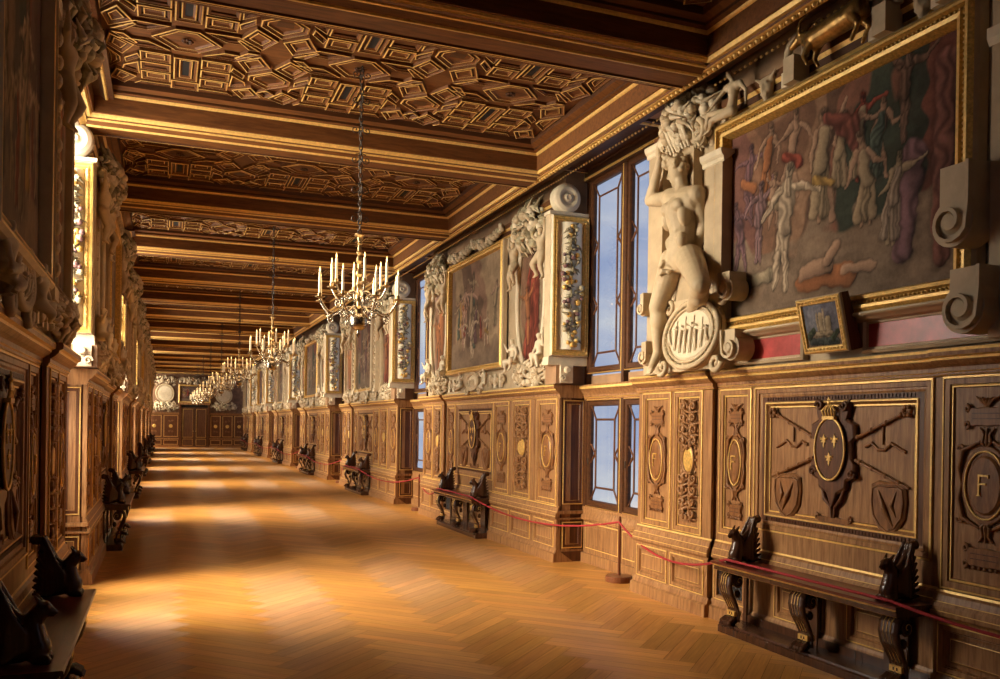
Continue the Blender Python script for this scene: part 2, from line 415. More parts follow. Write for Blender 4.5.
# ================================================================== ceiling
CX0, CX1 = -.72+.0, 4.14      # opening of the coffers
CW = 3.475; CY0 = 9.52        # coffer spacing, far edge of the coffer with the first chandelier
COF = [(CY0+CW*(n-1)+.65, CY0+CW*n) for n in range(-2, 15)]
ZP = 5.06
def coffer_mb():
    """one coffer about its centre: fascia, cove and the field of raised geometric frames"""
    mb = MB(); L = (CX1-CX0)/2; D = (CW-.65)/2
    x0, x1, y0, y1 = -L, L, -D, D
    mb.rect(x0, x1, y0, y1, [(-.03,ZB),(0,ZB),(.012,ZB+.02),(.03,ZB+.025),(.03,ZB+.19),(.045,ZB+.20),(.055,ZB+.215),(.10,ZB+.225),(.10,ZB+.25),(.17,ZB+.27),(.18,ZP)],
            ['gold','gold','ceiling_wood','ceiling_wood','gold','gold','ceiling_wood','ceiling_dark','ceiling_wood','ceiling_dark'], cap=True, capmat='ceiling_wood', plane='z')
    def inset(p, d):
        n = len(p); out = []
        ar = sum(p[i][0]*p[(i+1)%n][1]-p[(i+1)%n][0]*p[i][1] for i in range(n)); sg = 1 if ar > 0 else -1
        for i in range(n):
            a, b, c = Vector(p[i-1]), Vector(p[i]), Vector(p[(i+1)%n])
            e1 = (b-a).normalized(); e2 = (c-b).normalized()
            n1 = Vector((-e1.y, e1.x))*sg; n2 = Vector((-e2.y, e2.x))*sg
            m = (n1+n2); m = m/max(m.length_squared/2, .25)
            out.append(tuple(b+m*d))
        return out
    def piece(p, deep=.0, mat='ceiling_wood', dark=False, tiers=2):
        if max(abs(q[0]) for q in p) > L-.17 or max(abs(q[1]) for q in p) > D-.165:
            lx, ly = L-.19, D-.185
            p = [(max(-lx,min(lx,a)), max(-ly,min(ly,b))) for a, b in p]
            ar = abs(sum(p[i][0]*p[(i+1)%len(p)][1]-p[(i+1)%len(p)][0]*p[i][1] for i in range(len(p))))/2
            if ar < .012: return
            q = []
            for v in p:
                if not q or (abs(v[0]-q[-1][0])+abs(v[1]-q[-1][1])) > 1e-3: q.append(v)
            if len(q) > 2 and abs(q[0][0]-q[-1][0])+abs(q[0][1]-q[-1][1]) < 1e-3: q.pop()
            p = q
            if len(p) < 3: return
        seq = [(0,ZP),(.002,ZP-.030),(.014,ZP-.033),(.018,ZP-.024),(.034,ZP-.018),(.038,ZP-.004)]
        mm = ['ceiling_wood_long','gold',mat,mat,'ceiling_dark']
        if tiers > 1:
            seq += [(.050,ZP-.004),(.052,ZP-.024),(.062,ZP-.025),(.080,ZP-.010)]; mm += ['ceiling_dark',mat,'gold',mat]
        ls = []
        w = min(max(q[0] for q in p)-min(q[0] for q in p), max(q[1] for q in p)-min(q[1] for q in p))
        sc = min(1, w/2/.095)
        for d, z in seq:
            ls.append([(a,b,z) for a, b in inset(p, d*sc)])
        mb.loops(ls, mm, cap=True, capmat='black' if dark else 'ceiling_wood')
    def bx(cx, cy, w, h): return [(cx-w/2,cy-h/2),(cx+w/2,cy-h/2),(cx+w/2,cy+h/2),(cx-w/2,cy+h/2)]
    C = 1.53
    off = 1.68-1.71
    for i in range(-2, 3):
        c = off + C*i
        for sg in (-1, 1):
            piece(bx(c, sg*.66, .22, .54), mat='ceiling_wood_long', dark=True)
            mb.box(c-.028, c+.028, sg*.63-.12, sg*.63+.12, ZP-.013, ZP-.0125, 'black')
            for sx in (-1, 1):
                piece(bx(c+sx*.265, sg*.46, .27, .22))
                piece([(c+sx*.13,sg*.60),(c+sx*.40,sg*.60),(c+sx*.40,sg*.79),(c+sx*.13,sg*.79)], tiers=1, mat='ceiling_wood_long')
                piece(bx(c+sx*.265, sg*.93, .27, .22))
                # thin long lozenges beside the centre hexagon
                piece([(c+sx*.13,sg*.26),(c+sx*.32,sg*.115),(c+sx*.60,sg*.13),(c+sx*.42,sg*.27)], tiers=1, mat='ceiling_wood_long')
            piece(bx(c, sg*1.07, .26, .22), tiers=1)
        piece([(c-.30,0),(c-.10,-.23),(c+.10,-.23),(c+.30,0),(c+.10,.23),(c-.10,.23)], dark=False)
        for q in range(8):
            a = q*PI/4; mb.ball((c+.035*math.cos(a), .035*math.sin(a), ZP-.03), (.018,.018,.012), 'ceiling_dark', 6, 4)
        s = c + C/2
        for sx in (-1,1):
            for sy in (-1,1):
                # the four slanting squares about the star centre
                piece([(s+sx*.015,sy*.31),(s+sx*.13,sy*.07),(s+sx*.33,sy*.25),(s+sx*.22,sy*.50)][::(1 if sx*sy > 0 else -1)])
                piece([(s+sx*.03,sy*1.09),(s+sx*.15,sy*.86),(s+sx*.33,sy*1.00),(s+sx*.21,sy*1.22)][::(1 if sx*sy > 0 else -1)])
        for sy in (-1,1):
            piece([(s,sy*.37),(s+.20,sy*.56),(s+.20,sy*.68),(s,sy*.86),(s-.20,sy*.68),(s-.20,sy*.56)][::(1 if sy > 0 else -1)], dark=False)
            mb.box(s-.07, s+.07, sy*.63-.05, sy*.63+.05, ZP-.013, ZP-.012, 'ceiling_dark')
            piece([(s-.1,sy*.03+sy*.95),(s,sy*.88),(s+.1,sy*.98),(s,sy*1.10)][::(1 if sy > 0 else -1)], tiers=1)
        for sx in (-1,1):
            for sy in (-1,1):
                o_ = (1 if sx*sy > 0 else -1)
                piece([(s+sx*.33,sy*.22),(s+sx*.36,sy*.19),(s+sx*.25,sy*.03),(s+sx*.14,sy*.03)][::o_], tiers=1)
                piece([(s+sx*.23,sy*.57),(s+sx*.35,sy*.42),(s+sx*.37,sy*.52),(s+sx*.24,sy*.68)][::o_], tiers=1, mat='ceiling_wood_long')
                piece([(s+sx*.22,sy*.74),(s+sx*.35,sy*.62),(s+sx*.36,sy*.92),(s+sx*.20,sy*.84)][::o_], tiers=1, mat='ceiling_wood_long')
                piece([(s+sx*.36,sy*1.10),(s+sx*.64,sy*1.10),(s+sx*.64,sy*1.18),(s+sx*.30,sy*1.18)][::o_], tiers=1, mat='ceiling_wood_long')
    return mb
ceil = MB(); ceil.box(XL-.7, XR+.7, -3.4, YEND+.5, 5.28, 5.45, 'ceiling_wood')
ceiling = struct('ceiling', ceil.mesh('ceiling'))
cm = coffer_mb().mesh('coffer')
for a, b in COF:
    link('coffer', cm, ceiling, ((CX0+CX1)/2, (a+b)/2, 0))
def beam_mb(w):
    mb = MB(); h = w/2
    pr = [(-h,ZB+.01),(-h+.02,ZB-.012),(-h+.07,ZB-.012),(-h+.075,ZB-.022),(-h+.09,ZB-.026),(-h+.10,ZB-.016),(-h+.17,ZB-.045),(-h+.18,ZB-.06),(-h+.195,ZB-.06),(-h+.205,ZB-.045),
          (-h+.26,ZB-.05)]
    pr = pr + [(-x, z) for x, z in pr[::-1]]
    mm = ['gold','ceiling_wood','gold','gold','ceiling_wood','ceiling_wood','gold','gold','ceiling_dark','ceiling_wood']
    mm = mm + ['ceiling_wood'] + mm[::-1]
    # swept across the gallery
    x0, x1 = CX0-.05, CX1+.05
    for (p, q), mt in zip(zip(pr, pr[1:]), mm):
        mb.add([(x0,p[0],p[1]),(x0,q[0],q[1]),(x1,q[0],q[1]),(x1,p[0],p[1])], [(0,1,2,3)], mt)
    mb.box(x0, x1, -h+.03, h-.03, ZB+.012, 5.27, 'ceiling_wood')
    return mb
bm_ = beam_mb(.65).mesh('beam')
for a, b in COF:
    link('beam', bm_, ceiling, (0, b+.325, 0))
# ceiling moulding along each wall: gold bead, egg and dart, fascia
def ceil_mould(side):
    mb = MB(); v0 = (XR-CX1)
    pr = [(v0+.01,ZB+.01),(v0+.0,ZB-.012),(v0-.035,ZB-.012),(v0-.04,ZB-.03),(v0-.055,ZB-.035),(v0-.06,ZB-.025),(v0-.11,ZB-.05),(v0-.12,ZB-.05),(v0-.12,ZB+.06),(v0-.34,ZB+.06)]
    mb.extr(pr, -3.2, YEND, ['gold','gold','ceiling_wood_long','gold','ceiling_wood_long','old_gold','ceiling_wood_long','ceiling_dark','ceiling_dark'], ends=False)
    return mb
for s in (1,-1):
    v0 = (XR-CX1) if s == 1 else (CX0-XL)
    o = link('ceiling_moulding', cached('ceiling_moulding', s, lambda: ceil_mould(s)), ceiling, (XR if s == 1 else XL-(XR-CX1)+(CX0-XL), 0, 0))
# eggs of the egg-and-dart row: only along the stretch that shows them
mb = MB()
y = 3.0
while y < 24:
    mb.ball((XR-.395, y, ZB-.04), (.022,.024,.020), 'gold', 6, 4); mb.box(XR-.405, XR-.385, y+.031, y+.039, ZB-.06, ZB-.03, 'old_gold'); mb.ball((XR-.085, y, ZB+.03), (.012,.022,.014), 'gold', 5, 4); y += .07
link('egg_and_dart', mb.mesh('egg_and_dart'), ceiling)
# ================================================================== windows
def casement_mb(w, h, upper):
    """timber casement about its lower corner: stiles, gold bead; x is depth"""
    mb = MB()
    mb.rect(0, w, 0, h, [(0,-.03),(0,.03),(.012,.045),(.022,.045),(.03,.03),(.075,.03),(.085,.012),(.085,-.03)], ['ceiling_dark','gold','ceiling_dark','ceiling_dark','ceiling_dark','ceiling_dark','ceiling_dark'], cap=False)
    return mb
def leading_mb(w, h):
    """leaded lights: one tall oblong in a border cut by diagonals"""
    mb = MB(); r = .0135; b = .15 if w > .6 else .12
    y0, y1, z0, z1 = .085, w-.085, .085, h-.085
    iy0, iy1 = y0+b*.8, y1-b*.8; iz0, iz1 = z0+b*1.1, z1-b*1.1
    def ln(p, q): mb.tube([(0,*p),(0,*q)], r, 'walnut_dark', 4)
    ln((iy0,iz0),(iy0,iz1)); ln((iy1,iz0),(iy1,iz1)); ln((iy0,iz0),(iy1,iz0)); ln((iy0,iz1),(iy1,iz1))
    for a, b_ in ((y0,iy0),(y1,iy1)):
        ln((a,z0),(b_,iz0)); ln((a,z1),(b_,iz1))
        n = 2 if h > 1.8 else 1
        for i in range(1, n+1):
            zc = z0+(z1-z0)*i/(n+1); d = b*.75
            ln((a,zc-d),(b_,zc+d*.2)); ln((a,zc+d),(b_,zc-d*.2)); ln((a,zc-d),(b_,zc+.0)) 
    mb.tube([(.0,y1+.03,h*.45),(.035,y1+.03,h*.45),(.035,y1+.03,h*.45-.07)], .009, 'iron', 5)
    return mb
def pane_mb(w, h):
    mb = MB(); mb.box(-.004, .0, .08, w-.08, .08, h-.08, 'window_glass'); return mb
def window_frame_mb(WW):
    mb = MB()
    # posts, transoms and the panelled apron under the sill
    for z0, z1 in ((.66,.70),(2.04,2.22),(4.80,4.93)):
        mb.box(-.42, -.33, 0, WW, z0, z1, 'walnut')
    for y in (0, WW/2-.03, WW-.06):
        mb.box(-.42, -.335, y, y+.06, .66, 4.85, 'ceiling_dark')
    pr = [(-.34,2.05),(-.31,2.07),(-.31,2.09),(-.30,2.11),(-.27,2.15),(-.25,2.17),(-.25,2.20),(-.26,2.22),(-.36,2.22)]
    mb.extr(pr, 0, WW, ['gold','walnut','walnut','walnut','walnut','gold','walnut','walnut'])
    pr = [(-.36,.52),(-.31,.54),(-.31,.58),(-.32,.60),(-.34,.66),(-.36,.68)]
    mb.extr(pr, 0, WW, ['gold','walnut','walnut','walnut','walnut'])
    mb.box(-.40, -.35, 0, WW, 0, .53, 'walnut'); mb.box(-.36, -.31, 0, WW, 0, .12, 'walnut')
    for y0, y1 in ((.08,WW/2-.05),(WW/2+.05,WW-.08)):
        mb.rect(y0, y1, .18, .50, [(0,-.35),(.0,-.34),(.012,-.338),(.02,-.345),(.05,-.345),(.06,-.36),(.09,-.36),(.10,-.35)], ['gold','gold','walnut','walnut','walnut','walnut','walnut'], capmat='walnut')
    return mb
def soffit_mb(WW):
    mb = MB()
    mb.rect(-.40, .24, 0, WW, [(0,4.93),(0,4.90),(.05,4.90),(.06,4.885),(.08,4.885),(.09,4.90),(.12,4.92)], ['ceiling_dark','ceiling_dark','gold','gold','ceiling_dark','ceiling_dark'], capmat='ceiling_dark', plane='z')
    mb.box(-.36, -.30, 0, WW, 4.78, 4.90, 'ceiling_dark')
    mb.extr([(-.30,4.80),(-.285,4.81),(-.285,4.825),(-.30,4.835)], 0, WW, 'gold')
    return mb
def make_window(n, side, k):
    y = YS[k]+6.10 if k >= 0 else YS[0]-1.94; WW = min(YS[k]+P, YEND)-y if k >= 0 else 1.94
    X = XR if side == 1 else XL
    fr = struct('window_%d' % n, cached('window_frame%.2f' % WW, side, lambda: window_frame_mb(WW)), None, (X, y, 0))
    link('soffit', cached('soffit%.2f' % WW, side, lambda: soffit_mb(WW)), fr)
    w = (WW-.18)/2
    for q, y0 in enumerate((.06, WW/2+.03)):
        for z0, h in ((.70,1.34),(2.36,2.44)):
            c = link('casement', cached('casement%.2f_%.2f' % (w,h), side, lambda: casement_mb(w,h,0)), fr, (side*.375, y0, z0))
            link('leading', cached('leading%.2f_%.2f' % (w,h), side, lambda: leading_mb(w,h)), c)
            link('pane', cached('pane%.2f_%.2f' % (w,h), side, lambda: pane_mb(w,h)), c)
n = 0
for side in (1,-1):
    for k in range(-1, 7):
        n += 1; make_window(n, side, k)
# ================================================================== carved panelling
F_W = 'carved_walnut'
def letterF(mb, y, z, h, x, side, mat='gold'):
    sg = -1 if side == 1 else 1; w = h*.55; t = h*.09
    def b(a0, a1, z0, z1): 
        p, q = sorted((y+sg*a0, y+sg*a1)); mb.box(x, x+.008, p, q, z0, z1, mat)
    b(-w/2, -w/2+t, z-h/2, z+h/2); b(-w/2+t, w/2, z+h/2-t, z+h/2); b(-w/2+t, w*.25, z+h*.02, z+h*.02+t)
    b(-w/2-t*.6, -w/2, z-h/2, z-h/2+t*.6); b(-w/2+t, -w/2+t*1.6, z-h/2, z-h/2+t*.6); b(w/2-t*.5, w/2, z+h/2-2*t, z+h/2-t)
def tablet(mb, y, z, w, h, x, side, lines=2):
    pts = [(y-w/2,z-h/2),(y-w/4,z-h*.46),(y,z-h*.52),(y+w/4,z-h*.46),(y+w/2,z-h/2),(y+w*.46,z),(y+w/2,z+h/2),(y+w/4,z+h*.46),(y,z+h*.53),(y-w/4,z+h*.46),(y-w/2,z+h/2),(y-w*.46,z)]
    mb.poly(pts, x, x+.022, F_W)
    for s in (-1,1):
        for t in (-1,1):
            mb.tube(spiral(y+s*(w/2+.005), z+t*h*.42, .028, .9, PI/2*t, x+.018, s*t, 9), [.010]*9, F_W, 5)
    for i in range(lines): mb.box(x+.022, x+.025, y-w*.36, y+w*.36, z+h*(.14-.28*i), z+h*(.14-.28*i)+.007, 'walnut_dark')
def motifF(y, z0, z1, hw, side, gold=True):
    mb = MB(); H = z1-z0; zc = z0+H*.50; x = .0
    rz, ry = H*.185, hw*.66
    # crossed strapwork behind the oval
    for s in (-1,1):
        for t in (-1,1):
            mb.tube([(x+.012,y+s*ry*.3,zc+t*rz*1.25),(x+.016,y+s*ry*1.05,zc+t*rz*1.0),(x+.012,y+s*ry*1.28,zc+t*rz*.45),(x+.010,y+s*ry*1.15,zc)], [.010,.016,.014,.010], F_W, 6)
            mb.tube(spiral(y+s*ry*1.12, zc+t*rz*1.02, .032, 1.1, 0, x+.02, s*t, 10), .009, F_W, 5)
    mb.poly(oval(y, zc, ry*1.12, rz*1.14), x, x+.020, F_W)
    mb.poly(oval(y, zc, ry*.80, rz*.86), x+.02, x+.034, F_W, .01)
    ring(mb, y, zc, ry*.92, rz*.98, .0065, x+.026, 'gold' if gold else F_W)
    letterF(mb, y, zc, rz*.62, x+.034, side, 'old_gold')
    # stems
    for t in (-1,1):
        for s in (-1,0,1):
            mb.tube([(x+.012,y+s*.008,zc+t*rz*1.1),(x+.016,y+s*.03,zc+t*(rz+H*.04)),(x+.012,y+s*.018,zc+t*(rz+H*.085)),(x+.01,y+s*.05,zc+t*(rz+H*.12))], [.008,.012,.010,.006], F_W, 5)
    tablet(mb, y, z1-H*.135, hw*1.15, H*.10, x, side); tablet(mb, y, z0+H*.115, hw*1.15, H*.10, x, side)
    for i in range(-2,3): mb.tube([(x+.01,y,z1-H*.085),(x+.018,y+i*.022,z1-H*.045),(x+.008,y+i*.04,z1-H*.035+.004*abs(i))], [.007,.010,.005], F_W, 5)
    for i in range(-3,4): mb.ball((x+.012, y+i*hw*.17, z0+H*.055), (.010,.014,.014), F_W, 6, 4)
    return mb
def motifCrest(y, z0, z1, hw, side):
    mb = MB(); H = z1-z0; zc = z0+H*.52; x = 0
    mb.poly(oval(y, zc, hw*.52, H*.10), x, x+.03, 'old_gold', .012)
    ring(mb, y, zc, hw*.58, H*.115, .010, x+.02, 'walnut')
    for i, t in enumerate([-.46,-.36,-.26,-.16,.16,.26,.36,.46]):
        w = hw*(.86 if abs(t) < .3 else .72); zz = zc+t*H*.94; up = 1 if t > 0 else -1
        for s in (-1,1):
            mb.tube([(x+.01,y,zz-up*H*.05),(x+.032,y+s*w*.5,zz-up*H*.03)]+[(q[0]+.032,q[1],q[2]) for q in spiral(y+s*w*.75, zz, w*.38, 1.3, PI if s > 0 else 0, x, -s*up, 12)], [.010]+[.020]+[.018-.0009*j for j in range(12)], 'walnut', 6)
            mb.tube([(x+.008,y+s*.01,zz),(x+.032,y+s*w*.55,zz+up*H*.045),(x+.008,y+s*w*1.15,zz+up*H*.05)], [.008,.019,.006], 'walnut', 5)
    mb.tube([(x+.008,y,z0+H*.02),(x+.008,y,z1-H*.02)], .011, 'walnut', 6)
    for j in (0,1,2,3,5,6,7,8): mb.ball((x+.032, y, z0+H*(.05+.9*j/8)), (.014,.02,.022), 'walnut', 7, 5)
    for i in range(-2,3):
        mb.tube([(x+.01,y,z1-H*.06),(x+.032,y+i*hw*.28,z1-H*.01)], [.010,.004], 'walnut', 5); mb.tube([(x+.01,y,z0+H*.06),(x+.032,y+i*hw*.24,z0+H*.01)], [.010,.004], 'walnut', 5)
    for s in (-1,1):
        for j in range(7):
            a = -1.1+2.2*j/6; mb.ball((x+.014, y+s*hw*.74*math.cos(a*.6), zc+H*.15*math.sin(a)), (.010,.013,.017), 'walnut', 6, 4)
    return mb
def fleur(mb, y, z, s, x, mat='gold'):
    mb.poly([(y,z+s),(y+.28*s,z+.35*s),(y+.12*s,z-.1*s),(y+.14*s,z-.7*s),(y,z-s),(y-.14*s,z-.7*s),(y-.12*s,z-.1*s),(y-.28*s,z+.35*s)], x, x+.006, mat, .002)
    for d in (-1,1):
        mb.tube([(x+.003,y+d*.1*s,z-.15*s),(x+.004,y+d*.35*s,z+.35*s),(x+.004,y+d*.62*s,z+.42*s),(x+.003,y+d*.68*s,z+.12*s)], [.10*s,.15*s,.12*s,.05*s], mat, 5)
    mb.box(x, x+.008, y-.42*s, y+.42*s, z-.22*s, z-.06*s, mat)
def motifArms(y, zc, side):
    """crowned oval shield on strapwork with crossed batons, flat shields beside it"""
    mb = MB(); x = 0
    o = [(.0,.40),(.07,.36),(.10,.42),(.17,.45),(.16,.36),(.14,.30),(.21,.26),(.22,.17),(.18,.13),(.19,0),(.22,-.04),(.21,-.13),(.14,-.16),(.13,-.22),(.05,-.26),(.0,-.38)]
    pts = o + [(-a,b) for a, b in o[::-1][1:-1]]
    mb.poly([(y+a*1.05, zc+b*1.0) for a, b in pts], x, x+.045, 'walnut_dark', .012)
    mb.poly(oval(y, zc+.075, .155, .235), x+.04, x+.065, 'walnut_dark', .012)
    ring(mb, y, zc+.075, .155, .232, .009, x+.066, 'gold', 32)
    for dy, dz in ((-.055,.135),(.055,.135),(0,.0)): fleur(mb, y+dy, zc+dz, .052, x+.066)
    # crown
    zk = zc+.315
    mb.box(x+.05, x+.085, y-.062, y+.062, zk-.02, zk+.004, 'gold')
    for i in range(-2,3):
        mb.tube([(x+.07,y+i*.027,zk),(x+.08,y+i*.034,zk+.045),(x+.075,y+i*.010,zk+.088)], [.007,.008,.005], 'gold' if i % 2 == 0 else 'old_gold', 5)
    mb.ball((x+.075,y,zk+.10), .013, 'gold', 8, 6); mb.tube([(x+.075,y,zk+.10),(x+.075,y,zk+.145)], .005, 'gold', 4); mb.tube([(x+.075,y-.016,zk+.13),(x+.075,y+.016,zk+.13)], .005, 'gold', 4)
    for s in (-1,1):
        mb.tube(spiral(y+s*.13, zc+.40, .045, 1.2, 0, x+.05, s, 12), .013, 'walnut_dark', 6)
        mb.tube(spiral(y+s*.20, zc-.10, .04, 1.2, PI, x+.045, -s, 12), .012, 'walnut_dark', 6)
        # batons
        mb.tube([(x+.02,y+s*.22,zc+.16),(x+.02,y+s*.66,zc+.34)], [.013,.012], F_W, 7)
        for j in range(4): mb.ball((x+.022, y+s*(.24+.13*j), zc+.168+.053*j), (.018,.018,.02), F_W, 7, 5)
        for j in range(6):
            a = j*PI/3; mb.ball((x+.03, y+s*.69+.03*math.cos(a), zc+.352+.03*math.sin(a)), .018, F_W, 7, 5)
        mb.tube([(x+.02,y+s*.22,zc+.0),(x+.02,y+s*.70,zc-.17)], [.014,.010], F_W, 7)
        for j in range(4): mb.ball((x+.022, y+s*(.26+.12*j), zc-.014-.042*j), (.018,.02,.018), F_W, 7, 5)
        # ribbon
        mb.tube([(x+.008,y+s*(.30+.06*j),zc+.10+.03*math.sin(j*1.9)) for j in range(7)], .013, F_W, 5)
        mb.tube([(x+.008,y+s*.46,zc+.26),(x+.008,y+s*.46,zc+.12)], .009, F_W, 4)
        # side shield with bow
        sh = [(0,.17),(.09,.18),(.16,.15),(.17,.04),(.15,-.08),(.08,-.17),(0,-.21),(-.08,-.17),(-.15,-.08),(-.17,.04),(-.16,.15),(-.09,.18)]
        mb.poly([(y+s*.52+a*.95, zc-.31+b) for a, b in sh], x, x+.024, F_W, .010)
        mb.tube([(x+.024,y+s*.52+a*.82,zc-.31+b*.82) for a, b in sh], .009, F_W, 4, closed=True)
        mb.tube([(x+.022,y+s*.44,zc-.20),(x+.034,y+s*.50,zc-.32),(x+.022,y+s*.57,zc-.44)], [.008,.022,.008], F_W, 6); mb.tube([(x+.022,y+s*.60,zc-.20),(x+.03,y+s*.56,zc-.30),(x+.022,y+s*.60,zc-.38)], [.006,.014,.006], F_W, 6)
        mb.tube(spiral(y+s*.48, zc-.545, .035, 1.2, 0, x+.01, s, 10), .009, F_W, 5); mb.tube(spiral(y+s*.56, zc-.545, .035, 1.2, PI, x+.01, -s, 10), .009, F_W, 5)
        # stems
        mb.tube([(x+.02,y+s*.12,zc-.20),(x+.025,y+s*.085,zc-.30),(x+.02,y+s*.02,zc-.36),(x+.02,y+s*.01,zc-.44)], [.012,.018,.014,.012], 'walnut_dark', 6)
    tablet(mb, y, zc-.50, .34, .13, x, side)
    for i in range(-4,5): mb.ball((x+.015, y+i*.036, zc-.585), (.012,.016,.014), 'walnut_dark', 6, 4)
    return mb
PNL = [(0,0),(0,.010),(.012,.012),(.016,.006),(.050,.006),(.054,-.008),(.062,-.004),(.068,-.004),(.074,-.018)]
PNM = ['gold','gold','walnut','walnut','walnut','gold','gold','walnut']
def panel_mb(w, h, rich=False, cap='walnut'):
    mb = MB()
    if rich:
        pr = [(0,0),(0,.016),(.014,.018),(.02,.01),(.05,.01),(.055,-.002),(.07,0),(.085,-.006),(.125,-.006),(.13,.004),(.14,.004),(.15,-.012),(.16,-.022),(.172,-.020),(.178,-.030)]
        mm = ['gold','gold','walnut','walnut','walnut','walnut','walnut','walnut_dark','gold','gold','walnut','walnut','gold','walnut']
    else: pr, mm = PNL, PNM
    mb.rect(0, w, 0, h, pr, mm, capmat=cap)
    if rich:   # carved row on the frieze of the frame
        y = .16
        while y < w-.15:
            for z in (.092, h-.118): mb.box(-.006, .002, y, y+.018, z, z+.026, 'walnut_dark')
            y += .032
    return mb
def low_panel_mb(w, h):
    mb = MB()
    mb.rect(0, w, 0, h, [(0,0),(0,.008),(.010,.009),(.014,.003),(.04,.003),(.044,-.008),(.050,-.004),(.055,-.014),(.075,-.014),(.09,-.004),(.094,-.003),(.098,-.006)],
            ['gold','gold','walnut','walnut','walnut','walnut','walnut','walnut','walnut','gold','walnut'], capmat='walnut')
    return mb
def grille_mb(w, h):
    mb = MB(); mb.rect(0, w, 0, h, [(0,0),(0,.008),(.010,.009),(.014,.003),(.035,.003),(.04,-.03)], ['gold','gold','walnut','walnut','walnut'], capmat='black')
    a, b = w-.08, h-.08; n = 9
    for i in range(-n, n+1):
        for sg in (-1,1):
            c = i*.05; pts = []
            for t in np.linspace(0, 1, 30):
                y = t*a; z = sg*(y-a/2)+b/2+c
                if 0 <= z <= b: pts.append((-.01, .04+y, .04+z))
            if len(pts) > 1: mb.tube([pts[0], pts[-1]], .003, 'lead', 4)
    return mb
CORN = [(0,2.055),(.012,2.062),(.012,2.075),(.022,2.082),(.022,2.108),(.05,2.125),(.075,2.150),(.078,2.165),(.10,2.175),(.104,2.20),(.098,2.22),(-.30,2.22),(-.30,2.055)]
CORM = ['gold','walnut','gold','walnut','walnut','walnut','gold','gold','walnut','gold','walnut','walnut']
RAIL = [(0,.70),(.004,.685),(.02,.67),(.03,.63),(.034,.625),(.05,.60),(.052,.575),(.056,.57),(.056,.545),(.035,.53),(.03,.52)]
RALM = ['gold','walnut','walnut','gold','walnut','walnut','gold','walnut','walnut','walnut']
BASE = [(.035,.17),(.045,.15),(.05,.12),(.075,.105),(.08,.0),(-.2,0)]
BLK = [(0,.77,0),(.785,2.345,0),(2.36,4.79,-.045),(4.81,6.10,0)]   # blocks of one unit and how far each is set back
UNIT_PANELS = [  # (y0, y1, z0, z1, kind, set back)
    (.07,.70,.71,2.05,'F',0), (.92,1.56,.71,2.05,'C',0), (1.70,2.32,.71,2.05,'F',0),
    (2.43,4.25,.86,2.05,'A',-.045), (4.30,4.75,.76,2.05,'F',-.045),
    (4.95,5.42,.71,2.05,'C',0), (5.48,6.02,.71,2.05,'F',0)]
LOWS = [(.07,.70,0),(.83,1.52,0),(1.60,2.31,0),(2.60,3.14,-.045),(3.38,3.94,-.045),(4.86,5.42,0),(5.48,6.05,0)]
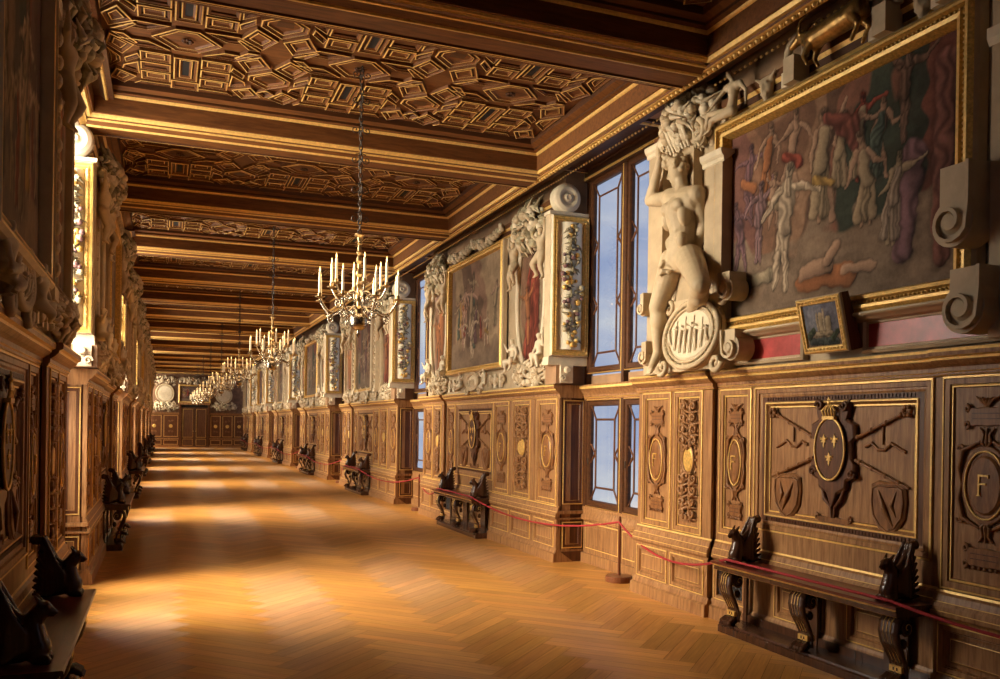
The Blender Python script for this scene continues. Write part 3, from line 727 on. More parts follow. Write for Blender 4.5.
def unit_part(which, side):
    mb = MB()
    if which == 'carcass':
        for y0, y1, d in BLK:
            mb.box(-.16, d-.045, y0, y1, 0, 2.2, 'walnut')
            for a, b, z0, z1, kd, dd in UNIT_PANELS: pass
        # stiles and rails between the panels
        for y0, y1, d in BLK:
            ps = sorted([(a,b,z0,z1) for a, b, z0, z1, kd, dd in UNIT_PANELS if a >= y0 and b <= y1])
            e = y0
            for a, b, z0, z1 in ps:
                mb.box(d-.03, d, e, a, .70, 2.06, 'walnut'); 
                if z0 > .72: mb.box(d-.03, d, a, b, .68, z0, 'walnut')
                e = b
            mb.box(d-.03, d, e, y1, .70, 2.06, 'walnut'); mb.box(d-.03, d, y0, y1, 2.05, 2.16, 'walnut')
            ps = sorted([(a,b) for a, b, dd in LOWS if a >= y0 and b <= y1] + ([(4.32,4.76)] if y0 > 2.3 and y1 < 4.8 else []))
            e = y0
            for a, b in ps:
                mb.box(d-.03, d+.03, e, a, .12, .54, 'walnut'); e = b
            mb.box(d-.03, d+.03, e, y1, .12, .54, 'walnut'); mb.box(d-.03, d+.03, y0, y1, .10, .18, 'walnut'); mb.box(d-.03, d+.03, y0, y1, .50, .54, 'walnut')
        for y in (.777, 2.352, 4.80): mb.box(-.12, -.10, y-.03, y+.03, 0, 2.19, 'black')
    elif which == 'cornice':
        for y0, y1, d in BLK: mb.extr([(a+d,b) for a, b in CORN], y0-(.03 if d == 0 else 0), y1+(.012 if y1 < 6 else .03), CORM)
        mb.box(-.38, .0, 0, .05, 2.06, 2.215, 'walnut_dark')
    elif which == 'dado_rail':
        for y0, y1, d in BLK: mb.extr([(a+d,b) for a, b in RAIL], y0-(.02 if d == 0 else 0), y1+.008, RALM)
    elif which == 'plinth':
        for y0, y1, d in BLK: mb.extr([(a+d,b) for a, b in BASE], y0-(.03 if d == 0 else 0), y1+.008, 'walnut')
    elif which == 'end_board':
        mb.box(-.38, -.02, .012, .04, 0, 2.2, 'walnut_dark')
        mb.box(-.40, .035, -.018, .0, .53, .55, 'walnut'); mb.box(-.40, .03, -.03, 0, .60, .64, 'walnut')
        mb.box(-.40, .05, -.015, 0, 0, .13, 'walnut_dark'); mb.box(-.40, .03, -.008, 0, .13, .15, 'walnut')
        mb.box(-.02, .012, -.006, .04, .15, 2.06, 'walnut')
    elif which == 'end_panel':
        pr = [(0,0),(0,-.008),(.012,-.009),(.016,-.003),(.042,-.003),(.046,.004),(.052,-.001),(.058,.006)]
        mm = ['gold','gold','walnut_dark','walnut_dark','walnut_dark','gold','walnut_dark']
        mb.rect(-.33, -.05, .72, 2.03, pr, mm, capmat='walnut_dark', plane='y')
    elif which == 'end_low_panel':
        pr = [(0,0),(0,-.008),(.012,-.009),(.016,-.003),(.042,-.003),(.046,.004),(.052,-.003),(.06,.006)]
        mm = ['gold','gold','walnut_dark','walnut_dark','walnut_dark','gold','walnut_dark']
        mb.rect(-.33, -.05, .17, .50, pr, mm, capmat='walnut_dark', plane='y')
    return mb
ORD = ['first','second','third','fourth','fifth','sixth','seventh']
def bay(k): return ORD[k] + ' bay'
def wallname(side): return 'windowed wall lined by the red rope' if side == 1 else 'dark wall without a rope'
def wn(side): return 'roped wall' if side == 1 else 'ropeless wall'
def make_unit(k, side):
    X = XR if side == 1 else XL
    t = thing('wainscot', 'carved walnut wainscot with gold fillets, %s, %s' % (bay(k), wn(side)), 'wall panelling', (X, YS[k], 0), 'carved wainscot units')
    for w in ('carcass','cornice','dado_rail','plinth','end_board','end_panel','end_low_panel'):
        link(w, cached('unit_'+w, side, lambda: unit_part(w, side)), t)
    for (y0,y1,z0,z1,kd,d) in UNIT_PANELS:
        w, h = y1-y0, z1-z0
        pk = 'panel%.2f_%.2f%s' % (w,h,kd == 'A')
        o = link('armorial_panel' if kd == 'A' else 'carved_panel', cached(pk, side, lambda: panel_mb(w, h, kd == 'A', 'walnut')), t, (-side*d, y0, z0))
        f = {'F': lambda: motifF(w/2, .10, h-.10, w/2-.08, side), 'C': lambda: motifCrest(w/2, .09, h-.09, w/2-.075, side), 'A': lambda: motifArms(w/2, h/2+.03, side)}[kd]
        dep = -.030 if kd == 'A' else -.018
        link('carving', cached('motif%s%.2f_%.2f' % (kd,w,h), side, f), o, (-side*dep, 0, 0))
    for (y0,y1,d) in LOWS:
        w = y1-y0
        link('lower_panel', cached('low%.2f' % w, side, lambda: low_panel_mb(w, .32)), t, (-side*(d+.03), y0, .18))
    link('vent_grille', cached('grille', side, lambda: grille_mb(.44, .33)), t, (-side*(-.045+.03), 4.32, .175))
for side in (1,-1):
    for k in range(7): make_unit(k, side)
# ================================================================== benches with winged beasts
B = 'bench_wood'
def bench_leg_mb():
    """S-scroll console foot: volute at the top, gilt collar, lion paw; x towards the room"""
    mb = MB(); w = .045
    c = [(.20,.50),(.265,.515),(.305,.475),(.315,.42),(.295,.35),(.25,.28),(.215,.22),(.20,.16),(.205,.11)]
    th = [.035,.04,.045,.048,.046,.04,.034,.03,.034]
    for y in (-w, -w*.33, w*.33, w):
        mb.tube([(x,y,z) for x, z in c], [t*(1 if abs(y) < w*.5 else .9) for t in th], B, 8, flat=(1,.55))
    for y in (-w*.66, 0, w*.66): mb.tube([(x+.02,y,z+.005) for x, z in c[1:7]], .006, 'old_gold', 4)
    for y in (-w-.012, w+.012):
        sp = [(x_, y, z_) for _, x_, z_ in spiral(.205, .445, .062, 1.5, PI/2, 0, -1, 18)]
        mb.tube(sp, [.017-.0006*i for i in range(18)], B, 6)
        sp = [(x_, y*1.15, z_) for _, x_, z_ in spiral(.205, .445, .062, 1.5, PI/2, 0, -1, 18)]
        mb.tube(sp, .004, 'old_gold', 4)
    mb.lathe([(.05,-.055),(.055,0),(.05,.055)], (.205,0,.445), B, 12, 'y')
    mb.ball((.17,0,.33), (.03,.03,.035), B, 8, 6)
    mb.box(.165, .245, -.05, .05, .155, .195, 'old_gold', 0); mb.box(.24, .247, -.02, -.008, .165, .185, B); mb.box(.24, .247, .008, .02, .165, .185, B)
    return mb
def paw_mb():
    mb = MB(); mb.tube([(.205,0,.165),(.21,0,.12),(.24,0,.10)], [.04,.045,.04], B, 8)
    for i in range(4):
        y = -.048+.032*i
        mb.tube([(.21,y*.7,.125),(.265,y,.128),(.305,y*1.1,.105),(.315,y*1.1,.086)], [.022,.024,.022,.012], B, 7)
        mb.tube([(.315,y*1.1,.10),(.33,y*1.1,.088),(.328,y*1.1,.082)], [.009,.007,.003], B, 5)
    return mb
def beast_prims():
    P_ = []
    c = lambda a, b, ra, rb: P_.append(('c', a, b, ra, rb))
    P_.append(('b', (.245,0,.665), (.072,.062,.07)))                 # chest / paw ball
    c((.24,0,.70),(.225,0,.79),.058,.046); c((.225,0,.79),(.258,0,.83),.046,.044)  # neck
    P_.append(('b', (.272,0,.842), (.045,.036,.038)))
    c((.30,0,.838),(.335,0,.822),.024,.010); c((.30,0,.818),(.322,0,.808),.015,.007)  # beak open
    for s in (-1,1): c((.262,s*.022,.868),(.235,s*.03,.905),.014,.006); P_.append(('b',(.295,s*.026,.852),(.009,.008,.009)))
    c((.17,0,.66),(.05,0,.64),.055,.045); c((.24,.035,.63),(.30,.045,.615),.03,.022); c((.24,-.035,.63),(.30,-.045,.615),.03,.022)
    for i in range(7):
        a = i/6; c((.19,0,.70),(.03+.02*a,0,.65+.27*a),.030,.024)
    for s in (-1,1):
        for i in range(9):
            a = i/8; tip = (-.01+.07*a*a, s*.034, .625+.35*a)
            root = (.205,s*.044,.67+.06*a)
            mid = tuple((root[j]+tip[j])/2 + (0, s*.016, -.022)[j] for j in range(3))
            P_.append(('t', [root, mid, tip], [.010,.0165,.010]))
    c((.20,0,.77),(.13,0,.83),.03,.022); c((.13,0,.83),(.05,0,.935),.022,.024); c((.05,0,.945),(.0,0,.955),.030,.034)
    return P_
def bench_parts(side, flip=0):
    L = 1.93; out = []
    mb = MB(); mb.loops([[(.0,-.02,z_),(a,-.02,z_),(a,L+.02,z_),(.0,L+.02,z_)] for a, z_ in ((.29,0),(.29,.055),(.275,.065),(.27,.08))], B, cap=True)
    out.append(('plinth', 'plinth', mb, (0,0,0)))
    mb = MB(); mb.extr([(.0,.575),(.385,.575),(.392,.582),(.392,.594),(.385,.60),(.0,.60)], -.02, L+.02, [B,'old_gold','seat_wood','seat_wood','seat_wood']); out.append(('seat','seat',mb,(0,0,0)))
    mb = MB(); mb.extr([(.02,.575),(.37,.575),(.37,.565),(.36,.56),(.36,.53),(.352,.525),(.02,.525)], 0, L, [B,'old_gold',B,B,'old_gold',B]); out.append(('apron','apron',mb,(0,0,0)))
    mb = MB()
    for y in (.12, L/2, L-.12): mb.box(.0, .03, y+.06, y+.26 if y < L-.3 else y+.10, .08, .53, B)
    mb.box(0,.02, 0, L, .08, .14, B)
    out.append(('back_board','back_board',mb,(0,0,0)))
    return L, out
BEAST = {}
def make_bench(k, side, y0, label, group):
    X = XR-.014 if side == 1 else XL+.014
    t = thing('console_bench', label, 'bench', (X, y0, 0), group); t.scale = (.86,1,1)
    L, ps = bench_parts(side)
    for nm, key, mb, loc in ps: link(nm, cached('bench_'+key, side, lambda: mb), t)
    for y in (.10, L/2, L-.10):
        lg = link('leg', cached('bench_leg', side, bench_leg_mb), t, (-side*.0, y, 0))
        link('paw', cached('bench_paw', side, paw_mb), lg)
    for y in (.16, L-.16):
        a = link('winged_beast_armrest', organic('bench_beast', beast_prims(), B, .007, 1, side), t, (0, y, 0))
BY = 2.36  # bench start within its bay
for k in range(7):
    make_bench(k, 1, YS[k]+BY, 'dark console bench with winged beasts and rope across, %s, roped wall' % bay(k), 'console benches')
    make_bench(k, -1, YS[k]+BY+.08, 'dark console bench with winged beasts in shade, %s, ropeless wall' % bay(k), 'console benches')
# ================================================================== rope and its posts
PY = [YS[0]+6.62+P*i for i in range(7)]
def post_mb():
    mb = MB(); mb.lathe([(.148,0),(.152,.01),(.152,.05),(.14,.066),(.03,.070)], (0,0,0), 'post_wood', 22); return mb
def pole_mb():
    mb = MB(); mb.tube([(0,0,.06),(0,0,.70)], .018, 'post_wood', 8); mb.ball((0,0,.705), (.017,.017,.012), 'post_wood', 8, 5); return mb
pm, pl_ = post_mb().mesh('post_base'), pole_mb().mesh('pole')
XP = 4.70
for i, y in enumerate(PY):
    t = thing('rope_post', 'dark wooden rope post on round foot at the %s roped-wall window' % ORD[i], 'rope post', (XP, y, 0), 'rope posts')
    link('foot', pm, t); link('pole', pl_, t)
    mb = MB(); mb.ball((0,0,.655), .02, 'brass', 8, 5); link('hook', mb.mesh('hook'), t)
def sag(a, b, s, n=14):
    a, b = Vector(a), Vector(b); return [a.lerp(b, i/n) - Vector((0,0,s*4*(i/n)*(1-i/n))) for i in range(n+1)]
for i in range(7):
    yb = YS[i]+BY; seat0 = (4.30, yb+.05, .625); seat1 = (4.32, yb+1.80, .625)
    path = []
    prev = (XP-.01, PY[i-1], .655) if i else (4.5, 2.6, .60)
    path += sag(prev, seat0, .19 if i else .06)
    path += [Vector(seat0).lerp(Vector(seat1), j/10) for j in range(1, 10)]
    path += sag(seat1, (XP-.01, PY[i], .655), .20)
    mb = MB(); mb.tube(path, .011, 'velvet_rope', 8)
    tag(link('barrier_rope', mb.mesh('barrier_rope')), 'thin red rope crossing the bench and sagging to its post, %s' % bay(i), 'rope', 'red barrier ropes')
# ================================================================== chandeliers
def chain_mb(top):
    mb = MB(); z = 0; i = 0
    while z < top:
        pts = [(0.016*math.cos(a), 0, z+.025+.028*math.sin(a)) for a in [2*PI*q/10 for q in range(10)]]
        if i % 2: pts = [(b,a,c) for a, b, c in pts]
        mb.tube(pts, .0055, 'iron', 4, closed=True); z += .044; i += 1
    for zc in (.15,.42,.70,.98,1.26,1.50):
        if zc < top:
            for q in range(4):
                a = q*PI/2; sp = spiral(.055, zc, .040, 1.2, PI, 0, 1, 10)
                mb.tube([(p[1]*math.cos(a), p[1]*math.sin(a), p[2]) for p in sp], .005, 'iron', 4)
                mb.tube([(.01*math.cos(a), .01*math.sin(a), zc+.06),(.05*math.cos(a), .05*math.sin(a), zc+.05)], .004, 'iron', 4)
    return mb
def shaft_mb():
    mb = MB()
    mb.lathe([(.004,.98),(.045,.975),(.05,.96),(.022,.94),(.014,.90),(.024,.885),(.014,.87),(.02,.83),(.03,.80),(.016,.775),(.026,.75),(.034,.72),(.016,.69),(.014,.65),(.03,.62),(.036,.595),(.018,.57),
              (.024,.53),(.032,.50),(.018,.47),(.022,.42),(.034,.40),(.034,.37),(.018,.34),(.02,.30),(.04,.27),(.03,.23)], (0,0,0), 'brass', 14)
    return mb
def globe_mb():
    mb = MB(); mb.ball((0,0,.155), (.088,.088,.088), 'silver_brass', 20, 14)
    mb.lathe([(.04,.245),(.03,.24)], (0,0,0), 'brass', 12); mb.lathe([(.03,.095),(.034,.085),(.014,.07),(.012,.05),(.022,.035),(.012,.018),(.004,0)], (0,0,0), 'silver_brass', 12)
    return mb
def arm_mb(Rr, z0, z1):
    mb = MB(); pts = []
    for i in range(17):
        t = i/16; r = .03+(Rr-.03)*t; pts.append((r, 0, z0 + (z1-z0)*t**2 - .055*math.sin(PI*t*1.0)*(1-.1*t) + .045*math.sin(2*PI*t)))
    mb.tube(pts, .0085, 'silver_brass', 6)
    for (c, rr, a0, d) in ((.40,.038,PI/2,1),(.72,.042,PI/2,-1)):
        i = int(c*16); p = pts[i]
        sp = spiral(p[0], p[2]-rr*.95, rr, 1.3, a0, 0, d, 14)
        mb.tube([(q[1],0,q[2]) for q in sp], .0055, 'silver_brass', 5)
    return mb
def pan_mb(Rr, z1):
    mb = MB(); mb.lathe([(.004,-.012),(.012,0),(.044,.010),(.046,.016),(.016,.014),(.018,.045),(.013,.05)], (Rr,0,z1), 'brass', 12); return mb
def candle_mb(Rr, z1):
    mb = MB(); mb.lathe([(.0125,.045),(.0115,.235),(.004,.240)], (Rr,0,z1), 'wax', 8); return mb
def flame_mb(Rr, z1):
    mb = MB(); mb.lathe([(.001,.240),(.0055,.250),(.006,.260),(.003,.275),(.0006,.292)], (Rr,0,z1), 'flame', 7); return mb
ARMS = [(.385,.27,.34,8,.2),(.27,.42,.47,6,.5)]
AM = [tuple(f.mesh(n) for f, n in ((arm_mb(r,a,b),'arm'),(pan_mb(r,b),'drip_pan'),(candle_mb(r,b),'candle'),(flame_mb(r,b),'flame'))) for r,a,b,_,_ in ARMS]
SM, GM, CM_ = shaft_mb().mesh('shaft'), globe_mb().mesh('globe'), chain_mb(1.62).mesh('chain')
ZCH = 2.50
for i in range(7):
    yc = 8.06 + 2*CW*i
    t = thing('chandelier', 'brass chandelier with lit candles on a long chain, %s from the near end' % (ORD[i] if i else 'largest, first'), 'chandelier', (1.69, yc, ZCH), 'brass candle chandeliers', rotz=.13*i)
    link('shaft', SM, t); link('globe', GM, t); link('chain', CM_, t, (0,0,.97))
    for (r,a,b,n_,ph), ms in zip(ARMS, AM):
        for q in range(n_):
            ar = link('arm', ms[0], t); ar.rotation_euler = (0,0,ph+2*PI*q/n_)
            link('drip_pan', ms[1], ar); cd = link('candle', ms[2], ar); link('flame', ms[3], ar)
# ================================================================== stucco and painted upper wall
S, SWH = 'stucco', 'stucco_white'
FL = (.42,.25,.16); PK = (.45,.27,.20); PALE = (.55,.42,.29); OR = (.42,.15,.05); RED = (.34,.06,.035); YE = (.50,.30,.07); BE = (.38,.28,.17); PU = (.22,.11,.13); GR = (.10,.14,.11); BL = (.10,.12,.17)
def frame_mb(w, h, t=.11, d=.09, rim='gold', rim2='old_gold', beads=True):
    """gilt picture frame about its centre"""
    mb = MB()
    mb.rect(-w/2, w/2, -h/2, h/2, [(0,0),(0,d*.6),(t*.12,d*.8),(t*.30,d),(t*.42,d),(t*.50,d*.7),(t*.62,d*.7),(t*.70,d*.9),(t*.86,d*.85),(t,d*.25),(t,0)],
            ['stone','stone',rim2,rim,rim2,rim2,rim2,rim,rim2,rim2], cap=False)
    if beads:
        st = max(.035, (w+h)/150)
        for (a, b, hz) in ((-w/2+t*.56, w/2-t*.56, 1),(-h/2+t*.56, h/2-t*.56, 0)):
            n_ = int((b-a)/st)
            for i in range(n_+1):
                u = a+(b-a)*i/n_
                for v in ((-1,1)):
                    c = (d*.78, u, v*(h/2-t*.56)) if hz else (d*.78, v*(w/2-t*.56), u)
                    mb.ball(c, st*.30, rim, 5, 4)
    return mb
def crowd(W, H, seed, n, hmin, hmax, cols, base=.05):
    rs = np.random.RandomState(seed); out = []
    ys = sorted([rs.uniform(base, .42)*H for _ in range(n)], reverse=True)
    for i, y in enumerate(ys):
        h = H*rs.uniform(hmin, hmax); x = W*rs.uniform(.06,.94)
        col = cols[rs.randint(len(cols))]; dr = [OR,BE,RED,YE,PU,GR,None,None,BE][rs.randint(9)]
        out.append(figure(x, y, h, rs, col, dr, rs.uniform(-.4,.4)))
    return out
BGS = [[(.17,.08,.07),(.22,.13,.09),(.30,.20,.13),(.12,.10,.08),(.07,.10,.08),(.24,.09,.07),(.16,.10,.08)],
       [(.20,.12,.08),(.32,.22,.13),(.15,.09,.06),(.26,.15,.10),(.36,.26,.16)],
       [(.24,.10,.07),(.14,.09,.07),(.28,.18,.12),(.18,.07,.05)]]
def side_fig(W, H, seed, col, dr):
    rs = np.random.RandomState(seed)
    f = [figure(W*.5, H*.04, H*.88, rs, col, dr, .3)]
    f.append([(W*.62,H*.72,W*.55,H*.12,.15,.20,dr),(W*.40,H*.5,W*.52,H*.15,.10,.12,tuple(c*.8 for c in dr))]); f.append(figure(W*.36, H*.18, H*.42, rs, OR, None, -.2)); return f
def festoon_prims(h, w, seed):
    rr = random.Random(seed); out = []
    n_ = int(h/.042)
    for i in range(n_):
        z = -h/2 + h*(i+.5)/n_; k_ = .55+.45*math.sin(PI*(i+.5)/n_)
        for j in range(3):
            out.append((rr.uniform(-1,1)*w*.5*k_, z+rr.uniform(-.02,.02), rr.uniform(.022,.040)))
    return out
def festoon_mb(h, w, seed, axis='x', front='fruit', back='foliage'):
    mb = MB(); rr = random.Random(seed)
    for y, z, r in festoon_prims(h, w, seed):
        c = (.02, y, z) if axis == 'x' else (y, -.075-.012, z)
        if rr.random() < .55: mb.ball(c, r, rr.choice([front,front,'fruit_purple','fruit_purple','old_gold']), 7, 5)
        else:
            a = rr.uniform(0, 2*PI); L_ = r*2.0
            q = [(.01, y-L_*math.cos(a), z-L_*math.sin(a)), (.035, y, z), (.01, y+L_*math.cos(a), z+L_*math.sin(a))]
            if axis == 'y': q = [(b, -.07-a_, c_) for a_, b, c_ in q]
            mb.tube(q, [.004, r*.6, .003], back, 5)
    return mb
def end_panel_parts(side):
    e = .0 if side == 1 else -.13
    """gilt framed festoon on the end of a pier, facing along the gallery towards the viewer: x from the wall face"""
    a = MB(); a.box(-.34, .19+e, .0, .16, 2.49, 4.36, S); a.box(-.35, .205+e, -.012, .18, 4.33, 4.37, SWH); a.box(-.35,.205+e,-.012,.18,2.46,2.50,SWH)
    a.box(-.345,.20+e,-.006,.17, 2.50,2.56, SWH)
    MG = 'matte_gilding'
    f = MB(); f.rect(-.335, .185+e, 2.57, 4.32, [(0,0),(0,-.02),(.012,-.045),(.03,-.05),(.036,-.04),(.05,-.045),(.062,-.05),(.07,-.04),(.082,-.035),(.09,-.005)],
                     [SWH,SWH,MG,MG,MG,MG,MG,'gold',MG], cap=False, plane='y')
    x0, x1 = -.335+.088, .185+e-.088; z0, z1 = 2.655, 4.235; ls = []
    for i in range(13):
        t = i/12; yy = -.004-.075*(1-(2*t-1)**2)
        ls.append([(x0+(x1-x0)*t, yy, z0), (x0+(x1-x0)*t, yy, z1)])
    f.loops(ls, 'cream', closed=False, smooth=True)
    for z in (z0, z1): f.add([l[0 if z == z0 else 1] for l in ls], [tuple(range(13))], 'cream')
    for zz in np.arange(2.66, 4.24, .035):
        for xx in (x0-.028, x1+.028): f.ball((xx,-.052,zz), .011, 'gold', 5, 4)
    return a, f
def disc_mb():
    mb = MB(); mb.lathe([(.0,-.10),(.035,-.11),(.045,-.10),(.06,-.085),(.085,-.085),(.10,-.10),(.125,-.105),(.165,-.085),(.185,-.06),(.185,.06),(.17,.07)], (0,0,0), SWH, 26, 'y'); return mb
def bracket_mb():
    mb = MB(); mb.box(-.12, .12, -.02, .30, 2.23, 2.46, 'plaster_wall')
    mb.box(-.10, .07, -.05, .0, 2.24, 2.46, SWH); mb.lathe([(.03,-.09),(.045,-.08),(.045,.0)], (-.02,0,2.40), SWH, 14, 'y'); mb.tube([(x_, -.06, z_) for _, x_, z_ in spiral(.04,2.30,.045,1.3,0,0,1,14)], .012, SWH, 6)
    return mb
def cluster_mb(seed, w, h, n_, mats=(S,'fruit','foliage',SWH), r0=.03, r1=.07, dep=.13):
    mb = MB(); rr = random.Random(seed)
    for i in range(n_):
        a = rr.uniform(0,2*PI); q = math.sqrt(rr.random()); y, z = w/2*q*math.cos(a), h/2*q*math.sin(a)
        x = dep*(1-q*q)*rr.uniform(.6,1.1)+.02; r = rr.uniform(r0, r1)
        m_ = rr.choice(mats)
        if rr.random() < .6: mb.ball((x,y,z), (r,r*rr.uniform(.8,1.1),r*rr.uniform(.8,1.2)), m_, 8, 6)
        else:
            b_ = rr.uniform(0,2*PI); L_ = r*2.2; mb.tube([(x,y-L_*math.cos(b_)*.6,z-L_*math.sin(b_)*.6),(x+.03,y,z),(x-.01,y+L_*math.cos(b_),z+L_*math.sin(b_))], [.008,r*.55,.004], m_, 6)
    return mb
def body(pts, s=1.0, fat=1.0):
    """one continuous figure from named joints (x,y,z); s is the head-to-foot scale in metres"""
    g = lambda k_: pts[k_]; P_ = []
    def c(a, b, ra, rb): P_.append(('c', g(a) if isinstance(a,str) else a, g(b) if isinstance(b,str) else b, ra*s*fat, rb*s*fat))
    def mid(a, b, t): A, Bv = Vector(g(a)), Vector(g(b)); return tuple(A.lerp(Bv, t))
    c('pelvis','waist',.078,.066); c('waist','chest',.066,.088); c('chest','neck',.070,.036); c('neck','head',.032,.034)
    c('hipL','hipR',.066,.066); c('shL','shR',.048,.048); c(mid('shL','chest',.3), mid('shR','chest',.3), .062,.062)
    hd = Vector(g('head')); up = (hd-Vector(g('neck'))).normalized(); fc = Vector(g('face')).normalized() if 'face' in pts else Vector((1,0,0))
    P_.append(('b', tuple(hd+up*.012*s), (.058*s,.058*s,.068*s))); P_.append(('b', tuple(hd+fc*.020*s-up*.022*s), (.040*s,.040*s,.046*s)))
    nose = hd+fc*.062*s-up*.008*s; P_.append(('c', tuple(nose+up*.018*s-fc*.008*s), tuple(nose-up*.008*s+fc*.006*s), .009*s, .012*s))
    P_.append(('c', tuple(hd+fc*.05*s-up*.038*s), tuple(hd+fc*.056*s-up*.038*s), .013*s,.010*s)); P_.append(('b', tuple(hd+fc*.042*s-up*.062*s), (.018*s,.018*s,.016*s)))
    rr = random.Random(5)
    for i in range(26):
        d = Vector((rr.uniform(-1,1),rr.uniform(-1,1),rr.uniform(-.2,1))).normalized()
        if d.dot(fc) > .45 and d.z < .6: continue
        P_.append(('b', tuple(hd+up*.018*s+d*.060*s), (.017*s,)*3))
    for q in 'LR':
        c('hip'+q, 'kn'+q, .070, .044); c(mid('kn'+q,'hip'+q,.06), 'kn'+q, .044,.042)
        c('kn'+q, 'an'+q, .042, .024); cf = Vector(mid('kn'+q,'an'+q,.28)); P_.append(('b', tuple(cf-fc*.008*s), (.046*s*fat,.046*s*fat,.07*s)))
        c('an'+q, 'to'+q, .026, .018)
        tv = Vector(g('to'+q)); av = Vector(g('an'+q)); dv = (tv-av).normalized(); sv = dv.cross(Vector((0,0,1))); sv = sv.normalized() if sv.length > .1 else Vector((0,1,0))
        for i in range(5): P_.append(('c', tuple(tv+sv*(i-2)*.011*s), tuple(tv+sv*(i-2)*.012*s+dv*.026*s), .009*s, .007*s))
        c('sh'+q, 'el'+q, .040, .030); c('el'+q, 'ha'+q, .032, .020)
        hv = Vector(g('ha'+q)); ev = Vector(g('el'+q)); dv = (hv-ev).normalized(); sv = dv.cross(fc); sv = sv.normalized() if sv.length > .1 else Vector((0,1,0))
        P_.append(('c', tuple(hv), tuple(hv+dv*.035*s), .022*s, .024*s))
        for i in range(4):
            b0 = hv+dv*.045*s+sv*(i-1.5)*.013*s; b1 = b0+dv*(.030-.004*abs(i-1.5))*s; b2 = b1+dv*.014*s+fc*.018*s
            P_.append(('t', [tuple(b0),tuple(b1),tuple(b2)], [.0085*s,.008*s,.006*s]))
        b0 = hv+dv*.015*s+sv*.022*s; P_.append(('t', [tuple(b0), tuple(b0+sv*.02*s+dv*.02*s), tuple(b0+sv*.02*s+dv*.04*s)], [.009*s,.009*s,.006*s]))
    return P_
def putto_pts(s=.5, pose=0, my=1):
    """seated or climbing child; back at x=0"""
    d = {'pelvis':(.10,0,.0),'waist':(.10,.01,.13),'chest':(.11,.02,.27),'neck':(.12,.02,.37),'head':(.14,.03,.47),'face':(.8,.5,-.1),
         'hipL':(.11,.07,-.01),'hipR':(.11,-.07,-.01),'shL':(.11,.14,.32),'shR':(.11,-.11,.32)}
    if pose == 0: d.update({'knL':(.28,.20,-.02),'anL':(.24,.22,-.26),'toL':(.32,.25,-.30),'knR':(.26,-.14,.04),'anR':(.24,-.10,-.20),'toR':(.31,-.12,-.25),
                            'elL':(.14,.30,.24),'haL':(.20,.38,.40),'elR':(.12,-.24,.18),'haR':(.2,-.28,.02)})
    elif pose == 1: d.update({'knL':(.18,.12,-.26),'anL':(.12,.16,-.50),'toL':(.19,.19,-.55),'knR':(.24,-.16,-.20),'anR':(.14,-.12,-.42),'toR':(.20,-.15,-.47),
                              'elL':(.14,.26,.44),'haL':(.14,.22,.62),'elR':(.15,-.24,.36),'haR':(.16,-.34,.50)})
    else: d.update({'knL':(.24,.22,.02),'anL':(.20,.42,-.06),'toL':(.24,.50,-.06),'knR':(.26,.02,-.12),'anR':(.2,.20,-.22),'toR':(.25,.28,-.24),
                    'elL':(.16,.26,.20),'haL':(.2,.34,.06),'elR':(.12,-.26,.26),'haR':(.14,-.38,.38)})
    return {k_: (v if k_ == 'face' else (v[0]*s*1.0+.02, v[1]*s*my, v[2]*s)) if k_ != 'face' else (v[0], v[1]*my, v[2]) for k_, v in d.items()}
def putto(pose, my, side, s=.5, mat=S):
    return organic('putto%d_%d_%.2f_%s' % (pose, my, s, mat), body(putto_pts(s, pose, my), s, 1.35), mat, .012, 3, side)
def scroll_mb(h, r, w, mat=S, my=1):
    """strapwork roll: a hanging band whose foot curls forward; x out of the wall"""
    mb = MB(); t = .022
    path = [(0, h), (0, r*.9)] + [(a, b) for _, a, b in spiral(-r*.0+r*.95, r*.15, r*.95, 1.45, PI, 0, 1, 22, .25)][1:]
    n_ = len(path)
    L1 = [(.0, my*p[0], p[1]) for p in path]; L2 = [(w, my*p[0], p[1]) for p in path]
    def off(i):
        a = path[max(i-1,0)]; b = path[min(i+1,n_-1)]; d = Vector((b[0]-a[0], b[1]-a[1])).normalized(); return (-d.y*t, d.x*t)
    O1 = [(.0, my*(p[0]+off(i)[0]), p[1]+off(i)[1]) for i, p in enumerate(path)]; O2 = [(w, a[1], a[2]) for a in O1]
    for A, Bq in ((L1,L2),(L2,O2),(O2,O1),(O1,L1)): mb.loops([A,Bq], mat, closed=False, smooth=False)
    mb.lathe([(r*.97,0),(r*.97,w*.80),(r*.5,w*.84),(r*.3,w*.98),(.01,w)], (0, my*r*.95, r*.15), mat, 22, 'x')
    mb.box(0, w*.85, *sorted((my*.006, my*r*1.5)), r*.4, h, mat)
    return mb
def cartouche_mb(w, h, mat=S, medal='stucco_white'):
    mb = MB()
    mb.poly(oval(0,0,w/2*1.06,h/2*1.08,30), 0, .06, mat, .02)
    ring(mb, 0, 0, w/2, h/2, .026, .065, mat, 34); ring(mb, 0, 0, w/2*.84, h/2*.84, .013, .07, mat, 34)
    mb.poly(oval(0,0,w/2*.82,h/2*.82,30), .05, .075, medal, .02)
    for i in range(34):
        a = 2*PI*i/34; mb.ball((.075, w/2*.92*math.cos(a), h/2*.92*math.sin(a)), (.010,.014,.012), 'fruit', 5, 4)
    for sy in (-1,1):
        for sz in (-1,1):
            mb.tube(spiral(sy*w*.50, sz*h*.46, .085, 1.3, 0 if sy > 0 else PI, .05, sy*sz, 16), [.030-.0009*i for i in range(16)], mat, 7)
    return mb
